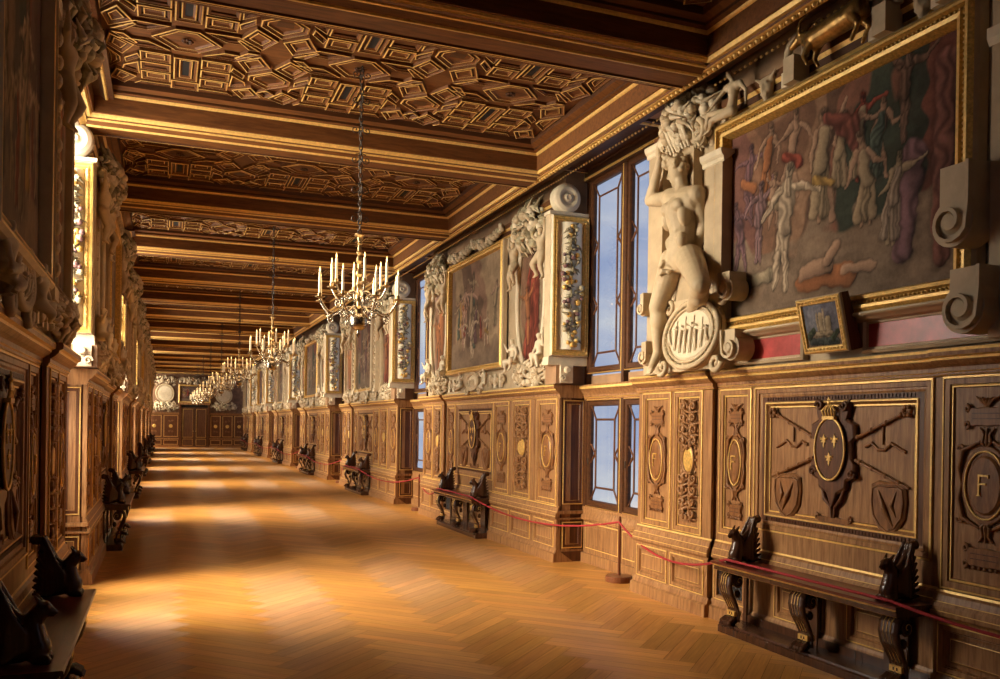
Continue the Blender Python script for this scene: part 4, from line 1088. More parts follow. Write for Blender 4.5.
def relief_people_mb(w, h, seed, mat='stucco_white'):
    mb = MB(); rr = random.Random(seed)
    n_ = int(w/.075)
    for i in range(n_):
        y = -w/2+w*(i+.5)/n_; m_ = math.sqrt(max(0, 1-(y/(w/2))**2)); fh = h*.62*m_*rr.uniform(.8,1)
        if fh < .1: continue
        z = -h*.36*m_; lean = rr.uniform(-.02,.02)
        mb.tube([(.0,y-.014,z),(.014,y-.008,z+fh*.25),(.016,y+lean*.5,z+fh*.5),(.018,y+lean,z+fh*.78)], [.006,.010,.013,.014], mat, 6)
        mb.tube([(.0,y+.016,z),(.014,y+.010,z+fh*.25),(.016,y+lean*.5,z+fh*.5)], [.006,.010,.012], mat, 6)
        mb.ball((.018,y+lean,z+fh*.92), .013, mat, 6, 5)
        mb.tube([(.014,y+lean,z+fh*.75),(.02,y+.03,z+fh*rr.uniform(.55,.95))], [.008,.005], mat, 5)
    for i in range(4): y = -w*.3+w*.2*i; mb.tube([(0,y,-h*.2),(.006,y+.01,h*.34*math.sqrt(max(.1,1-(y/(w/2))**2)))], .006, mat, 5)
    return mb
def swag_mb(L_, drop, seed, r=.05):
    mb = MB(); rr = random.Random(seed); n_ = int(L_/.04)
    for i in range(n_):
        t = (i+.5)/n_; y = -L_/2+L_*t; z = -drop*4*t*(1-t)
        for j in range(3):
            mb.ball((.05+rr.uniform(-.01,.03), y+rr.uniform(-.02,.02), z+rr.uniform(-r,r)*.8), rr.uniform(.5,.9)*r*.7, rr.choice([S,SWH,S,'fruit']), 7, 5)
    return mb
def mask_mb(s=.16, mat=S):
    return [('b',(.03,0,0),(.05,s*.42,s*.55)),('b',(.075,0,-.02*s),(.02,.02,.04)),('b',(.07,-.035,.03),(.014,.018,.012)),('b',(.07,.035,.03),(.014,.018,.012)),('c',(.065,-.03,-.055),(.065,.03,-.055),.012,.012),
            ('c',(.04,-.06,.06),(.05,-.12,.10),.02,.01),('c',(.04,.06,.06),(.05,.12,.10),.02,.01),('c',(.04,0,-.08),(.03,0,-.14),.03,.012),('c',(.02,-.05,.06),(.02,.05,.06),.04,.04)]
def lk(name, me, label, cat, X, y, z, group=None, parent=None):
    o = link(name, me, parent, (X, y, z)); 
    if not parent: tag(o, label, cat, group)
    return o
def upper_bay(k, side):
    """stucco and paintings above the wainscot of one bay"""
    X = XR if side == 1 else XL; y0 = YS[k]; w_ = wn(side); b = bay(k); sg = -side
    odd = k % 2 == 0
    T = lambda s: '%s, %s, %s' % (s, b, w_)
    # plain stucco ground behind the ornaments
    g = MB(); g.box(-.05, .0, .0, 5.80, 2.22, 4.6, 'stone'); g.extr([(0,4.42),(.03,4.44),(.03,4.50),(.05,4.53),(.05,4.6),(-.02,4.6)], 0, 5.8, ['gold','ceiling_dark','gold','ceiling_wood_long','ceiling_wood_long'])
    gr = struct('trim_%d' % (k+1+(7 if side == -1 else 0)), cached('upper_ground', side, lambda: g), None, (X, y0, 0))
    # end of the pier
    t = thing('festoon_panel', T('gilt-framed fruit festoon panel on the pier end'), 'stucco panel', (X, y0-.06, 0), 'festoon panels')
    a, f = end_panel_parts(side)
    link('body', cached('festoon_body', side, lambda: a), t); link('frame', cached('festoon_frame', side, lambda: f), t, (0,-.0,0))
    link('festoon', cached('festoon_end', side, lambda: festoon_mb(1.50, .27 if side == 1 else .18, 11, 'y', 'fruit', 'foliage')), t, (side*.075 if side == 1 else -.14, 0, 3.44))
    link('bracket', cached('festoon_bracket', side, bracket_mb), t, (side*.02,0,0))
    d = lk('stucco_roll', cached('stucco_disc', side, disc_mb), T('round white stucco roll end above the festoon panel'), 'stucco ornament', X-side*(-.03 if side == 1 else -.14), y0+.0, 4.545, 'stucco roll ends')
    if k == 0 and side == 1: return
    # main fresco
    cy = y0+3.08; W, H = (2.62, 1.86) if not odd else (1.9, 2.0); zc = 3.46
    bgi = BGS[k % 3]
    t = thing('fresco', T(['gilt-framed fresco of many small robed figures','gilt-framed upright fresco of dim figures'][odd]), 'fresco', (X-side*.03, cy, zc), 'wall frescoes')
    link('picture', painting('fresco_main%d' % (k % 3), 2.5 if not odd else 1.8, 1.72 if not odd else 1.88, 110 if k == 1 else 80, 80 if k == 1 else 60, bgi, 20+k % 3, crowd(2.5 if not odd else 1.8, 1.75, 5+k % 3, 16, .26, .5, [FL,PK,PALE,BE,PALE]), side), t, (-side*.015,0,0))
    link('frame', cached('fresco_frame%d' % odd, side, lambda: frame_mb(W, H, .10, .10, 'gold', 'stucco_white' if odd else 'old_gold')), t)
    # side pictures
    for q, (yy, cl, dr, nm) in enumerate(((y0+.86, RED, RED, 'nearer'), (y0+5.02, PK, OR, 'farther'))):
        t = thing('side_fresco', T('%s fresco of red figure, %s stucco surround' % (nm, 'square' if odd else 'pointed oval')), 'fresco', (X-side*.02, yy, 3.42), 'red side frescoes')
        link('picture', painting('side%d%d' % (odd, q), .92, 1.95, 44, 80, [(.34,.25,.15),(.24,.13,.08),(.34,.25,.15)], 50+q, side_fig(.92, 1.95, 9+q, cl, dr), side, arch=not odd), t, (-side*.01,0,0))
        if odd: link('frame', cached('side_frame', side, lambda: frame_mb(1.02, 2.05, .07, .07, 'stucco_white', S, False)), t)
        else:
            def fr():
                mb = MB(); ring(mb, 0, 0, .47, .99, .035, .03, SWH, 40); ring(mb, 0, 0, .54, 1.05, .022, .02, S, 40)
                for i in range(40):
                    a_ = 2*PI*i/40; mb.ball((.04,.505*math.cos(a_),1.02*math.sin(a_)), (.02,.028,.028), S, 6, 4)
                return mb
            link('frame', cached('side_oval', side, fr), t)
        lk('fruit_cluster', cached('cluster%d' % q, side, lambda: cluster_mb(31+q, .88, .66, 190, dep=.20)), T('stucco fruit heap crowning the %s side fresco' % nm), 'stucco ornament', X-side*.05, yy, 4.35, 'stucco fruit heaps')
        lk('fruit_cluster', cached('clusterb%d' % q, side, lambda: cluster_mb(41+q, 1.15, .34, 170, (S,SWH,S), .025,.05,.10)), T('low stucco leaf heap under the %s side fresco' % nm), 'stucco ornament', X-side*.02, yy, 2.40, 'stucco leaf heaps')
        for my in (-1,1):
            if side == -1 and k == 0 and q == 1 and my == 1: continue
            lk('putto', putto(1, my, side, .62), T('stucco child clinging high, %s edge of %s side fresco' % ('far' if my > 0 else 'near', nm)), 'stucco figure', X-side*.03, yy+my*.46, 3.92, 'stucco children')
            if not odd: lk('putto', putto(0, my, side, .55, SWH), T('stucco child seated low, %s edge of %s side fresco' % ('far' if my > 0 else 'near', nm)), 'stucco figure', X-side*.03, yy+my*.44, 2.60, 'stucco children')
    lk('stucco_garland', cached('swag', side, lambda: swag_mb(1.25, .10, 3, .075)), T('nearer stucco fruit swag above the main fresco'), 'stucco ornament', X-side*.04, cy-.62, 4.56, 'stucco swags')
    lk('stucco_garland', cached('swag', side, lambda: swag_mb(1.25, .10, 3, .075)), T('farther stucco fruit swag above the main fresco'), 'stucco ornament', X-side*.04, cy+.62, 4.56, 'stucco swags')
    t = thing('cartouche', T('oval stucco cartouche with relief under main fresco'), 'stucco ornament', (X-side*.02, cy, 2.385), 'stucco cartouches')
    link('shield', cached('cart_small', side, lambda: cartouche_mb(.55, .26)), t)
    link('relief', cached('cart_small_relief', side, lambda: relief_people_mb(.42, .22, 4)), t, (-side*.07,0,0))
    for my in (-1,1):
        lk('putto', putto(2, my, side, .42, SWH), T('stucco child reclining on %s side of the lower cartouche' % ('far' if my > 0 else 'near')), 'stucco figure', X-side*.03, cy+my*.55, 2.34, 'stucco children')
        def strap():
            mb = MB()
            for i, yy in enumerate((0,.22,.44)):
                mb.tube(spiral(yy, 0, .075, 1.5, 0, .03, (-1)**i, 16), [.022-.0006*j for j in range(16)], S, 6)
                mb.box(.0, .03, yy+.07, yy+.15, -.10, .10, SWH)
            return mb
        lk('strapwork', cached('strap', side, strap), T('stucco strapwork scrolls on %s side of lower cartouche' % ('far' if my > 0 else 'near')), 'stucco ornament', X-side*.02, cy+(.75 if my > 0 else -1.22), 2.36, 'strapwork scrolls')
    if odd:
        for my in (-1,1):
            def pil():
                mb = MB(); mb.box(0,.09,-.08,.08,-.9,.82,SWH); mb.box(0,.11,-.10,.10,.82,.92,SWH); mb.box(0,.11,-.10,.10,-.98,-.9,SWH)
                for i in range(12): mb.ball((.10, .02*(-1)**i, -.78+.13*i), (.03,.045,.05), S, 7, 5)
                return mb
            lk('stucco_pilaster', cached('pil_small', side, pil), T('narrow white stucco pilaster, %s side of main fresco' % ('far' if my > 0 else 'near')), 'pilaster', X, cy+my*1.2, 3.42, 'stucco pilasters')
for side in (1,-1):
    for k in range(7): upper_bay(k, side)
# ================================================================== the first bay of the roped wall: large fresco, youth, cartouche
G0 = 'first bay of the roped wall'
def near_bay(side):
    X = XR if side == 1 else XL; rn = side == 1; w_ = wn(side); sg = -side
    T = lambda s: s + ', near end'
    y1, y2, z1, z2 = 3.80, 6.46, 2.50, 4.37
    W, H = y2-y1, z2-z1; cy, cz = (y1+y2)/2, (z1+z2)/2
    rs = np.random.RandomState(2)
    t = thing('fresco', T('largest gilt-framed fresco crowded with pale and purple figures'), 'fresco', (X-side*.03, cy, cz), 'wall frescoes')
    figs = []
    w_in, h_in = W-.30, H-.30
    F = lambda x, y, h, c, d=None, l=0, sd=0: figs.append(figure(x*w_in, y*h_in, h*h_in, np.random.RandomState(sd), c, d, l))
    for i, (x, y, h, c, d) in enumerate([(.10,.52,.40,PU,OR),(.20,.56,.42,FL,OR),(.33,.55,.45,FL,RED),(.63,.52,.40,RED,BE),(.70,.50,.36,FL,GR),(.80,.62,.42,(.22,.12,.08),None),(.55,.50,.38,FL,BE)]): F(x,y,h,c,d,.2,i)
    figs.append([(w_in*.80,h_in*.15,w_in*.84,h_in*.55,.09,.12,PU),(w_in*.93,h_in*.10,w_in*.95,h_in*.9,.08,.09,(.24,.09,.07))])
    F(.07,.22,.42,PU,None,-.3,11); F(.16,.26,.44,(.30,.17,.18),None,.2,12); F(.24,.42,.30,FL,BE,.1,13)
    F(.47,.38,.56,FL,BE,.1,14); figs.append([(w_in*.45,h_in*.60,w_in*.52,h_in*.55,.05,.03,YE),(w_in*.50,h_in*.88,w_in*.60,h_in*.78,.05,.11,(.26,.07,.05)),(w_in*.60,h_in*.78,w_in*.64,h_in*.62,.10,.05,(.24,.07,.05))])
    F(.30,.10,.64,PALE,None,.1,15); F(.66,.30,.44,FL,BE,-.2,16); F(.76,.20,.40,BE,(.36,.27,.20),.3,17)
    figs.append([(w_in*.40,h_in*.12,w_in*.60,h_in*.12,.09,.10,OR),(w_in*.40,h_in*.16,w_in*.50,h_in*.17,.07,.08,FL),(w_in*.50,h_in*.19,w_in*.54,h_in*.26,.05,.05,FL),(w_in*.58,h_in*.14,w_in*.70,h_in*.13,.05,.03,FL)])
    figs.append([(w_in*.05,h_in*.17,w_in*.22,h_in*.20,.06,.06,(.36,.29,.19))])
    link('picture', painting('fresco_large', w_in, h_in, 230 if rn else 100, 160 if rn else 70, [(.22,.09,.07),(.28,.14,.08),(.20,.10,.06),(.30,.17,.10),(.13,.07,.045),(.26,.11,.07),(.05,.065,.045),(.045,.05,.035),(.20,.065,.045)], 4, figs, side, ground=.36, dark=.80), t, (-side*.015,0,0))
    link('frame', cached('frame_large', side, lambda: frame_mb(W, H, .16, .12)), t)
    def ledge():
        mb = MB(); mb.extr([(0,.05),(.12,.05),(.13,.035),(.12,.025),(.09,.015),(.06,.0),(0,-.01)], -W/2-.02, W/2, [SWH,SWH,S,S,S,S]); return mb
    link('sill', cached('ledge_large', side, ledge), t, (0,0,-H/2-.03))
    # red marble tablets
    for q, (a, b_) in enumerate(((5.36,6.32),(3.60,4.76))):
        def tab():
            mb = MB(); w = b_-a; mb.rect(-w/2, w/2, -.125, .125, [(0,0),(0,.05),(.02,.06),(.03,.04),(.04,.04),(.045,.03)], ['stone','stone',SWH,S,'stone'], capmat='red_marble')
            n_ = int(w/.03)
            for i in range(n_):
                for z in (-.105,.105): mb.ball((.045,-w/2+w*(i+.5)/n_,z), .009, 'stone', 5, 4)
            return mb
        lk('marble_tablet', cached('tablet%d' % q, side, tab), T('red marble tablet in beaded border, %s side of the small picture' % ('far' if q == 0 else 'near')), 'tablet', X, (a+b_)/2, 2.365, 'red marble tablets')
    # small leaning picture
    if rn:
        t = thing('small_picture', 'small gilt-framed castle landscape leaning forward below the large fresco', 'picture', (X-.16, 4.965, 2.26))
        def bx():
            mb = MB(); w, h = .225, .41
            mb.loops([[(-.11,-w,0),(-.11,w,0),(-.06,w,h),(-.06,-w,h)],[(0,-w,0),(0,w,0),(0,w,h),(0,-w,h)]], 'walnut_dark', base=True, cap=True); return mb
        piv = link('box', bx().mesh('picture_box', 1), t)
        f = link('frame', frame_mb(.45,.41,.055,.03,'gold','old_gold').mesh('small_frame', 1), t, (0,0,.205))
        rs = np.random.RandomState(8)
        lf = [[(.17,.10,.17,.22,.035,.028,(.42,.34,.22)),(.20,.12,.20,.26,.014,.010,(.5,.42,.3)),(.23,.08,.24,.19,.03,.03,(.40,.32,.2)),(.13,.12,.13,.24,.012,.008,(.45,.36,.24)),(.10,.09,.26,.09,.018,.018,(.35,.28,.18))],
              [(.05,.04,.30,.03,.03,.03,(.07,.09,.09)),(.26,.05,.32,.10,.025,.02,(.06,.09,.05)),(.03,.08,.08,.12,.03,.025,(.07,.10,.06))]]
        link('picture', painting('castle_view', .35, .31, 60, 54, [(.16,.18,.24),(.22,.24,.30),(.14,.15,.20)], 12, lf, 1, ground=.3), t, (-.012,0,.205))
        t.rotation_euler = (0,-.235,0)
    # stone backing, pilasters
    def back():
        mb = MB(); mb.box(0,.05,6.40,7.59,2.22,4.5,'stone'); return mb
    struct('trim_%d' % (15 if rn else 16), cached('backing', side, back), None, (X,0,0))
    for yy, nm, zt in ((6.42,'near',4.05),(6.86,'middle',4.4),(7.38,'far',4.4)):
        def pil():
            mb = MB(); h = zt-2.22
            mb.box(.04,.15,-.13,.13,0,h,'stone'); mb.extr([(.15,h-.04),(.16,h-.03),(.16,h),(.18,h+.02),(.19,h+.05),(.19,h+.07),(0,h+.07)], -.16, .16, SWH); mb.box(.04,.17,-.15,.15,0,.12,'stone'); return mb
        lk('stone_pilaster', cached('pilaster%.2f' % zt, side, pil), T('plain beige stone pilaster, %s one behind the youth' % nm), 'pilaster', X, yy, 2.22, 'stone pilasters')
    # the youth: joints in metres from the wall face
    J = {'pelvis':(.17,6.87,3.28),'waist':(.19,6.84,3.50),'chest':(.20,6.86,3.70),'neck':(.20,6.88,3.92),'head':(.22,6.94,4.09),'face':(.50,.85,-.12),
         'hipL':(.17,7.00,3.27),'hipR':(.19,6.73,3.24),'shL':(.19,7.08,3.88),'shR':(.20,6.64,3.80),
         'knL':(.25,7.28,2.87),'anL':(.22,7.26,2.42),'toL':(.30,7.40,2.27),'knR':(.44,6.56,2.98),'anR':(.12,6.72,2.74),'toR':(.10,6.80,2.64),
         'elL':(.22,7.44,3.94),'haL':(.24,7.30,4.24),'elR':(.09,6.52,3.52),'haR':(.10,6.66,3.25)}
    yo, zo = 6.9, 2.22
    J = {k_: (v if k_ == 'face' else (v[0], v[1]*(4.62-v[0])/4.45, 1.7+(v[2]-1.7)*(4.62-v[0])/4.45)) for k_, v in J.items()}
    Jr = {k_: (v if k_ == 'face' else (v[0], v[1]-yo, v[2]-zo)) for k_, v in J.items()}
    pr = body(Jr, 1.66, 1.16)
    s_ = 1.62
    # breast, belly and back muscles, hair bunches, leaf cloth
    for dy in (-.085,.085): pr.append(('b', (.318, J['chest'][1]-yo+dy, J['chest'][2]-zo+.03), (.055,.088,.062))); pr.append(('b', (.27, J['chest'][1]-yo+dy*1.6, J['chest'][2]-zo-.06), (.07,.05,.10))); pr.append(('b', (.275, J['waist'][1]-yo+dy*1.05, J['waist'][2]-zo-.09), (.05,.05,.07)))
    for i in range(3):
        for dy in (-.035,.035): pr.append(('b', (.300-.008*i, J['waist'][1]-yo+dy, J['waist'][2]-zo+.085-.075*i), (.030,.034,.033)))
    rr = random.Random(2)
    for i in range(16): pr.append(('b', (.27+rr.uniform(-.01,.05), 6.93-yo+rr.uniform(-.07,.07), 3.20-zo+rr.uniform(-.07,.07)), (.024,.024,.024)))
    for i in range(40):
        a = rr.uniform(0,2*PI); pr.append(('b', (.22+.10*math.cos(a), 6.93-yo+.11*math.sin(a), 4.16-zo+rr.uniform(-.06,.08)), (.028,.028,.026)))
    lk('stucco_youth', organic('stucco_youth', pr, S, .0075, 6, side), T('tall stucco youth with raised arm beside oval cartouche'), 'statue', X, yo, zo)
    lk('fruit_basket', cached('basket', side, lambda: cluster_mb(77, .80, .60, 190, (S,SWH,S), .03, .065, .24)), T('heap of stucco fruit and curls above the youth'), 'stucco ornament', X-side*.05, 6.90, 4.56)
    def helm():
        mb = MB()
        for i, (dy, dz, r, n_) in enumerate(((.26,.13,.13,1),(-.22,.16,.11,-1),(.30,-.12,.12,-1),(-.27,-.12,.10,1))):
            mb.tube(spiral(dy, dz, r, 1.5, PI/2, .16, n_, 22), [.034-.001*j for j in range(22)], S, 7)
        for i in range(7): mb.tube([(.18,-.16+.05*i,-.22),(.27,-.15+.05*i,-.02),(.20,-.15+.05*i,.16)], [.014,.028,.012], SWH, 6)
        mb.lathe([(.05,.20),(.09,.23),(.10,.28),(.07,.31),(.05,.30)], (.16,-.02,0), SWH, 14); return mb
    lk('stucco_scrolls', cached('helm', side, helm), T('curling stucco scrolls and ribs above the youth'), 'stucco ornament', X, 6.92, 4.50)
    # oval cartouche with relief and rolls
    t = thing('cartouche', T('large oval stucco cartouche with white relief of standing people'), 'stucco ornament', (X-side*.17, 6.62, 2.535))
    t.rotation_euler = (0, side*.12, 0)
    link('shield', cached('cart_big', side, lambda: cartouche_mb(.84, .60)), t)
    link('relief', cached('cart_big_relief', side, lambda: relief_people_mb(.66, .50, 6)), t, (-side*.075,0,0))
    def base():
        mb = MB(); mb.box(.02,.20,6.22,7.10,2.22,2.30,S); mb.box(.0,.18,6.28,7.05,2.30,2.88,S); return mb
    struct('trim_%d' % (17 if rn else 18), cached('cart_base', side, base), None, (X,0,0))
    for i, (yy, zz, hh, r, my, nm) in enumerate(((6.20,2.86,.16,.095,-1,'upper near'),(6.14,2.36,.17,.11,-1,'lower near'),(7.40,2.86,.16,.075,1,'upper far'),(7.34,2.38,.16,.09,1,'lower far'))):
        lk('stucco_roll', cached('roll%d' % i, side, lambda: scroll_mb(hh, r, .20, S, my)), T('stucco roll at the %s corner of the large cartouche' % nm), 'stucco ornament', X-side*.06, yy, zz, 'cartouche rolls')
    # rolls at the near edge of the fresco
    for i, (yy, zz, hh, r) in enumerate(((3.80,2.92,.36,.15),(3.72,2.40,.26,.15))):
        lk('stucco_roll', cached('edge_roll%d' % i, side, lambda: scroll_mb(hh, r, .22, S, 1)), T('beige stucco roll, %s of two at the large fresco edge' % ('upper' if i == 0 else 'lower')), 'stucco ornament', X-side*.10, yy-.12, zz, 'edge rolls')
    def nearpil():
        mb = MB(); mb.box(.03,.16,-.30,.12,0,2.2,'stone'); mb.extr([(.16,1.70),(.18,1.74),(.18,1.80),(0,1.80)], -.3, .14, SWH); return mb
    lk('stone_pilaster', cached('nearpil', side, nearpil), T('beige stone pilaster at the near edge of the large fresco'), 'pilaster', X, 3.55, 2.25, 'stone pilasters')
    # figures on top of the frame
    pj = {'pelvis':(.14,.0,.04),'waist':(.14,-.04,.15),'chest':(.15,-.06,.27),'neck':(.16,-.05,.36),'head':(.18,-.01,.44),'face':(.5,.85,-.2),
          'hipL':(.16,.06,.03),'hipR':(.15,-.05,.02),'shL':(.16,.06,.32),'shR':(.14,-.17,.30),'knL':(.20,.36,.10),'anL':(.16,.50,-.16),'toL':(.2,.56,-.24),
          'knR':(.24,.24,-.02),'anR':(.2,.34,-.10),'toR':(.24,.40,-.14),'elL':(.22,.16,.20),'haL':(.26,.24,.12),'elR':(.14,-.28,.18),'haR':(.16,-.30,.04)}
    lk('putto', organic('frame_child', body({a: (b if a == 'face' else tuple(c*.74 for c in b)) for a, b in pj.items()}, .46, 1.3), S, .010, 3, side), T('stucco child seated on the far corner of the large fresco frame'), 'stucco figure', X-side*.02, 6.22, 4.40)
    gp = []
    c = lambda a, b_, ra, rb: gp.append(('c', a, b_, ra, rb))
    c((.16,.22,.20),(.16,-.22,.22),.075,.085); c((.16,.24,.22),(.17,.34,.26),.055,.04); c((.17,.36,.26),(.18,.44,.22),.04,.022)
    for s in (-1,1):
        c((.16+s*.04,.20,.18),(.17+s*.05,.26,.08),.032,.02); c((.17+s*.05,.26,.08),(.17+s*.05,.22,.01),.018,.014)
        c((.16+s*.04,-.20,.20),(.17+s*.05,-.28,.10),.045,.024); c((.17+s*.05,-.28,.10),(.17+s*.05,-.22,.01),.02,.015)
        gp.append(('t', [(.17+s*.02,.36,.29),(.17+s*.05,.30,.36),(.17+s*.06,.20,.37)], [.016,.012,.005])); c((.17+s*.035,.33,.28),(.17+s*.07,.29,.30),.014,.006)
    gp.append(('t', [(.16,-.30,.26),(.16,-.36,.32),(.16,-.34,.38)], [.018,.014,.006]))
    for i in range(8): gp.append(('b', (.19, .30-.02*i, .20-.01*(i % 3)), (.02,.02,.025)))
    lk('gilded_goat', organic('gilded_goat', gp, 'gilt_bronze', .009, 2, side), T('small dark gilded goat standing on top of the large frame'), 'stucco figure', X-side*.02, 4.92, 4.385)
    for i, (yy, nm) in enumerate(((5.42,'far'),(4.52,'near'),(4.0,'nearest'))):
        def arch():
            mb = MB(); mb.box(0,.16,-.06,.06,0,.20,S); mb.tube([(.08,.10*math.cos(a)-.0,.24+.12*math.sin(a)) for a in np.linspace(-.5,PI+.5,14)], .035, S, 6, flat=(1,1)); mb.box(0,.12,.06,.13,.0,.12,SWH); return mb
        lk('stucco_arch', cached('arch', side, arch), T('pierced stucco arch on the large frame, %s the goat' % ('beyond' if i == 0 else ('just short of' if i == 1 else 'well short of'))), 'stucco ornament', X-side*.02, yy, 4.37, 'stucco arches')
    for i, yy in enumerate((5.82,4.26)):
        lk('stucco_mask', organic('mask', mask_mb(), 'red_marble' if False else 'stone', .009, 2, side), T('horned stone mask on the large frame, %s the goat' % ('beyond' if i == 0 else 'short of')), 'stucco ornament', X-side*.03, yy, 4.49, 'stone masks')
near_bay(1)
# ================================================================== far end wall
def px(y): return y
WE = YEND+.25
def cx(x): return x
t = thing('wainscot', 'dark panelled wainscot on the far end wall, beside the door towards the shaded wall', 'wall panelling', (0,WE,0), 'end wall wainscot')
def endwains(x0, x1, npan):
    mb = MB(); mb.box(x0,x1,-.10,0,0,2.2,'walnut_dark')
    L1 = [(x0,-.10,2.08),(x0,-.16,2.16),(x0,-.18,2.22),(x0,.0,2.22)]; L2 = [(x1,b,c) for a, b, c in L1]
    mb.loops([L1,L2], 'walnut', closed=False); mb.box(x0,x1,-.14,-.1,.52,.60,'walnut'); mb.box(x0,x1,-.16,-.1,0,.14,'walnut')
    w = (x1-x0)/npan; out = []
    return mb, [(x0+w*i+.06, x0+w*(i+1)-.06) for i in range(npan)]
def endpan(a, b, z0, z1):
    mb = MB(); mb.rect(a, b, z0, z1, [(0,-.10),(0,-.112),(.014,-.114),(.02,-.105),(.05,-.105),(.056,-.095),(.064,-.10),(.07,-.09)], ['gold','gold','walnut','walnut','walnut','gold','walnut'], capmat='walnut_dark', plane='y')
    zc = (z0+z1)/2; xc = (a+b)/2
    if z1-z0 > 1:
        mb.lathe([(.12,0),(.10,-.02),(.0,-.03)], (xc,-.09,zc), 'old_gold', 14, 'y')
        for s in (-1,1):
            for q in (-1,1): mb.tube([(p[1],-.10,p[2]) for p in spiral(xc+s*.08, zc+q*.33, .07, 1.3, 0, 0, s*q, 14)], .014, 'carved_walnut', 5)
    return mb
XD0, XD1 = 1.02, 2.62
for (a, b, n_, tt) in ((XL-.3, XD0-.12, 2, t),):
    m_, ps = endwains(a, b, n_); link('carcass', m_.mesh('end_carcass'), tt)
    for p, q in ps:
        link('carved_panel', endpan(p, q, .68, 2.04).mesh('end_panel'), tt); link('lower_panel', endpan(p, q, .18, .48).mesh('end_low'), tt)
t = thing('wainscot', 'dark panelled wainscot on the far end wall, beside the door towards the roped wall', 'wall panelling', (0,WE,0), 'end wall wainscot')
m_, ps = endwains(XD1+.12, XR+.3, 3); link('carcass', m_.mesh('end_carcass'), t)
for p, q in ps:
    link('carved_panel', endpan(p, q, .68, 2.04).mesh('end_panel'), t); link('lower_panel', endpan(p, q, .18, .48).mesh('end_low'), t)
# door
d = struct('door_1', None, None, (XD0, WE, 0))
mb = MB(); w = XD1-XD0
mb.box(-.12,0,-.14,0,0,2.75,'walnut_dark'); mb.box(w,w+.12,-.14,0,0,2.75,'walnut_dark'); mb.box(-.14,w+.14,-.18,0,2.72,2.86,'walnut'); mb.box(-.1,w+.1,-.30,0,0,.05,'walnut'); mb.box(0,w,-.02,0,.05,2.72,'black')
link('door_frame', mb.mesh('door_frame'), d)
for i in range(2):
    x0 = i*w/2; mb = MB(); mb.box(x0+.01,x0+w/2-.01,-.08,-.02,.05,2.55,'door_wood')
    for z0, z1 in ((.12,.55),(.65,2.45)):
        mb.rect(x0+.10, x0+w/2-.10, z0, z1, [(0,-.08),(0,-.095),(.02,-.10),(.03,-.085),(.06,-.085),(.07,-.07)], ['old_gold','old_gold','door_wood','door_wood','door_wood'], capmat='door_wood', plane='y')
    lf = link('door_leaf', mb.mesh('door_leaf'), d)
    mb = MB(); mb.tube([(x0+(w/2-.07 if i == 0 else .07),-.08,1.05),(x0+(w/2-.07 if i == 0 else .07),-.14,1.05)], .02, 'brass', 8); mb.ball((x0+(w/2-.07 if i == 0 else .07),-.15,1.05), .03, 'brass', 8, 6); link('door_knob', mb.mesh('door_knob'), lf)
# painting over the door
t = thing('fresco', 'dark red fresco in a gilt frame over the far end door', 'fresco', ((XD0+XD1)/2, WE-.02, 3.42), 'end wall frescoes'); t.rotation_euler = (0,0,PI/2)
link('picture', painting('over_door', 1.75, 1.0, 50, 30, BGS[2], 3, crowd(1.75,1.0,4,6,.5,.8,[FL,PK,RED]), -1), t, (.015,0,0)).rotation_euler = (0,0,PI)
link('frame', frame_mb(1.95,1.18,.11,.08).mesh('over_door_frame'), t).rotation_euler = (0,0,PI)
for s_ in (0,):
    for o in t.children: o.location = (-.02,0,0)
def endcart(label, x, z, w, h, seed):
    t = thing('cartouche', label, 'stucco ornament', (x, WE-.02, z), 'end wall cartouches'); t.rotation_euler = (0,0,-PI/2)
    link('shield', cartouche_mb(w, h).mesh('end_cart'), t); link('relief', relief_people_mb(w*.75, h*.8, seed).mesh('end_relief'), t, (.07,0,0))
    link('fruit', cluster_mb(seed, w*1.6, h*.5, 110, (S,SWH,S,'fruit'), .04, .09).mesh('end_fruit'), t, (0,0,-h*.72)); link('crest', cluster_mb(seed+1, w*1.4, h*.4, 80, (S,SWH,S), .04, .08).mesh('end_crest'), t, (0,0,h*.74))
endcart('round pale stucco medallion with leafy surround on the far end wall beside the shaded wall', .05, 3.42, 1.05, 1.15, 5)
endcart('pale stucco medallion with figures on the far end wall beside the roped wall', 3.6, 3.36, 1.0, 1.0, 9)
t = tag(link('fruit_cluster', cluster_mb(15, 1.9, .5, 110, (S,SWH,S), .04, .09).mesh('over_door_crest')), 'arched heap of pale stucco leaves above the fresco over the end door', 'stucco ornament'); t.location = ((XD0+XD1)/2, WE-.05, 4.25); t.rotation_euler = (0,0,-PI/2)
# ================================================================== light
def lamp(name, kind, loc, energy, col, **kw):
    l = bpy.data.lights.new(name, kind); l.energy = energy; l.color = col
    for a, b in kw.items(): setattr(l, a, b)
    o = bpy.data.objects.new(name, l); COL.objects.link(o); o.location = loc; return o
KWIN = 900
for k in range(0, 7):
    y = YS[0]-.97+P*(k+1)
    a = lamp('daylight', 'AREA', (XL-3.1, y+.1, 4.1), KWIN, (1,.82,.57), shape='RECTANGLE', size=2.6, size_y=4.0, spread=2.0)
    a.rotation_euler = Vector((.90,.10,-.42)).to_track_quat('-Z','Y').to_euler()
    if k < 0: a.data.energy *= .06
    if k == 6: a.data.energy *= .35
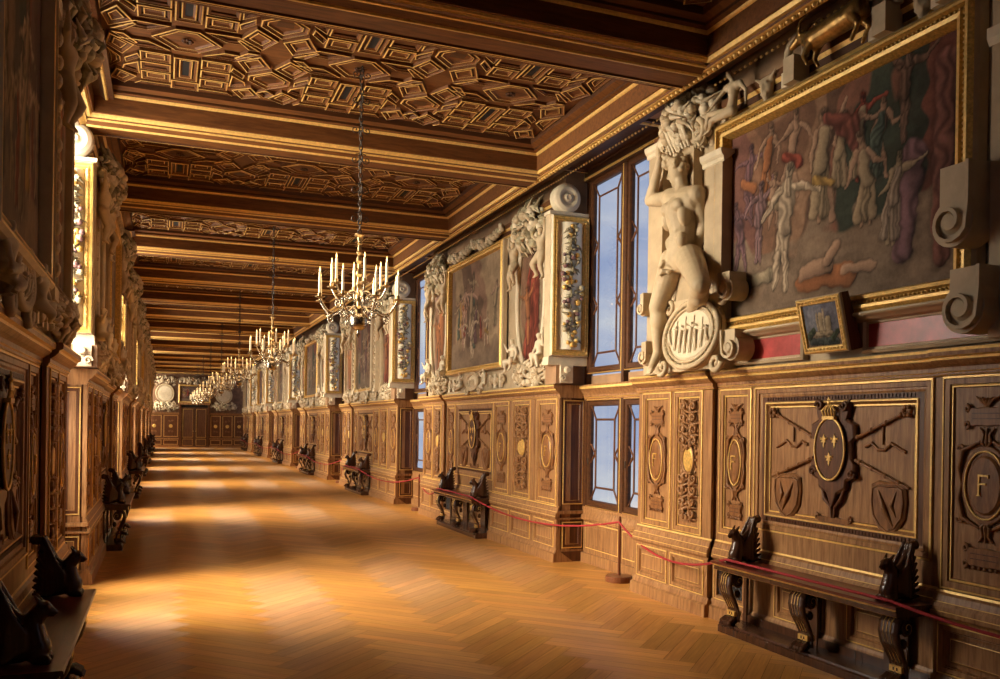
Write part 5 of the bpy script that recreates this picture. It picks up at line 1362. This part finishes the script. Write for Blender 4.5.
    # area lights shine along their -Z axis; turn it to +X tipped down
for k in range(0, 7):
    a = lamp('sky_light', 'AREA', (XL-.62, YS[0]-.97+P*(k+1), 3.1), 175*(.4 if k == 6 else (.5 if k < 0 else 1)), (1,.88,.70), shape='RECTANGLE', size=3.6, size_y=1.8)
    a.rotation_euler = (0, math.radians(-90), 0)
for k in range(7):
    lamp('candle_glow', 'POINT', (1.69, 8.06+2*CW*k, 3.05), 7, (1,.64,.32), shadow_soft_size=.25)
sun = lamp('sun', 'SUN', (0,0,10), 2.0, (1,.86,.62), angle=math.radians(14))
el = math.radians(56); az = math.radians(7)
dv = Vector((math.cos(el)*math.cos(az), math.cos(el)*math.sin(az), -math.sin(el)))
sun.rotation_euler = dv.to_track_quat('-Z','Y').to_euler()
wd = bpy.data.worlds.new('sky'); SC.world = wd; wd.use_nodes = True; nt = wd.node_tree
bg = nt.nodes['Background']; tc = nt.nodes.new('ShaderNodeTexCoord'); mp = nt.nodes.new('ShaderNodeMapping'); mp.inputs['Scale'].default_value = (2.2,2.2,5)
nz = nt.nodes.new('ShaderNodeTexNoise'); nz.inputs['Scale'].default_value = 2.0; nz.inputs['Detail'].default_value = 6; nz.inputs['Roughness'].default_value = .55
nt.links.new(tc.outputs['Generated'], mp.inputs[0]); nt.links.new(mp.outputs[0], nz.inputs['Vector'])
r = ramp(nt, nz.outputs['Fac'], [(.38,(.38,.45,.64)),(.50,(.54,.58,.70)),(.62,(.78,.77,.76))])
nt.links.new(r.outputs[0], bg.inputs['Color']); bg.inputs['Strength'].default_value = .50
# ================================================================== camera
cam = bpy.data.cameras.new('camera'); co = bpy.data.objects.new('camera', cam); COL.objects.link(co)
cam.sensor_width = 36; cam.lens = 865.57*36/1000; cam.shift_x = 0; cam.shift_y = (426.77-339.5)/1000; cam.clip_start = .05; cam.clip_end = 200
r_ = Vector((0.93205423,-0.36202051,0.01469945)); u_ = Vector((-0.01312279,0.00681368,0.99989068)); f_ = Vector((0.36208109,0.93214523,-0.0016))
co.matrix_world = Matrix(((r_.x,u_.x,-f_.x,0),(r_.y,u_.y,-f_.y,0),(r_.z,u_.z,-f_.z,1.7),(0,0,0,1)))
SC.camera = co
SC.view_settings.view_transform = 'Standard'; SC.view_settings.look = 'None'; SC.view_settings.gamma = 1; SC.view_settings.use_curve_mapping = False
SC.view_settings.exposure = .95
SC.cycles.use_denoising = True; SC.cycles.denoiser = 'OPENIMAGEDENOISE'; SC.cycles.max_bounces = 8; SC.cycles.diffuse_bounces = 4; SC.cycles.transparent_max_bounces = 8
SC.cycles.sample_clamp_indirect = 6; SC.cycles.caustics_reflective = False; SC.cycles.caustics_refractive = False
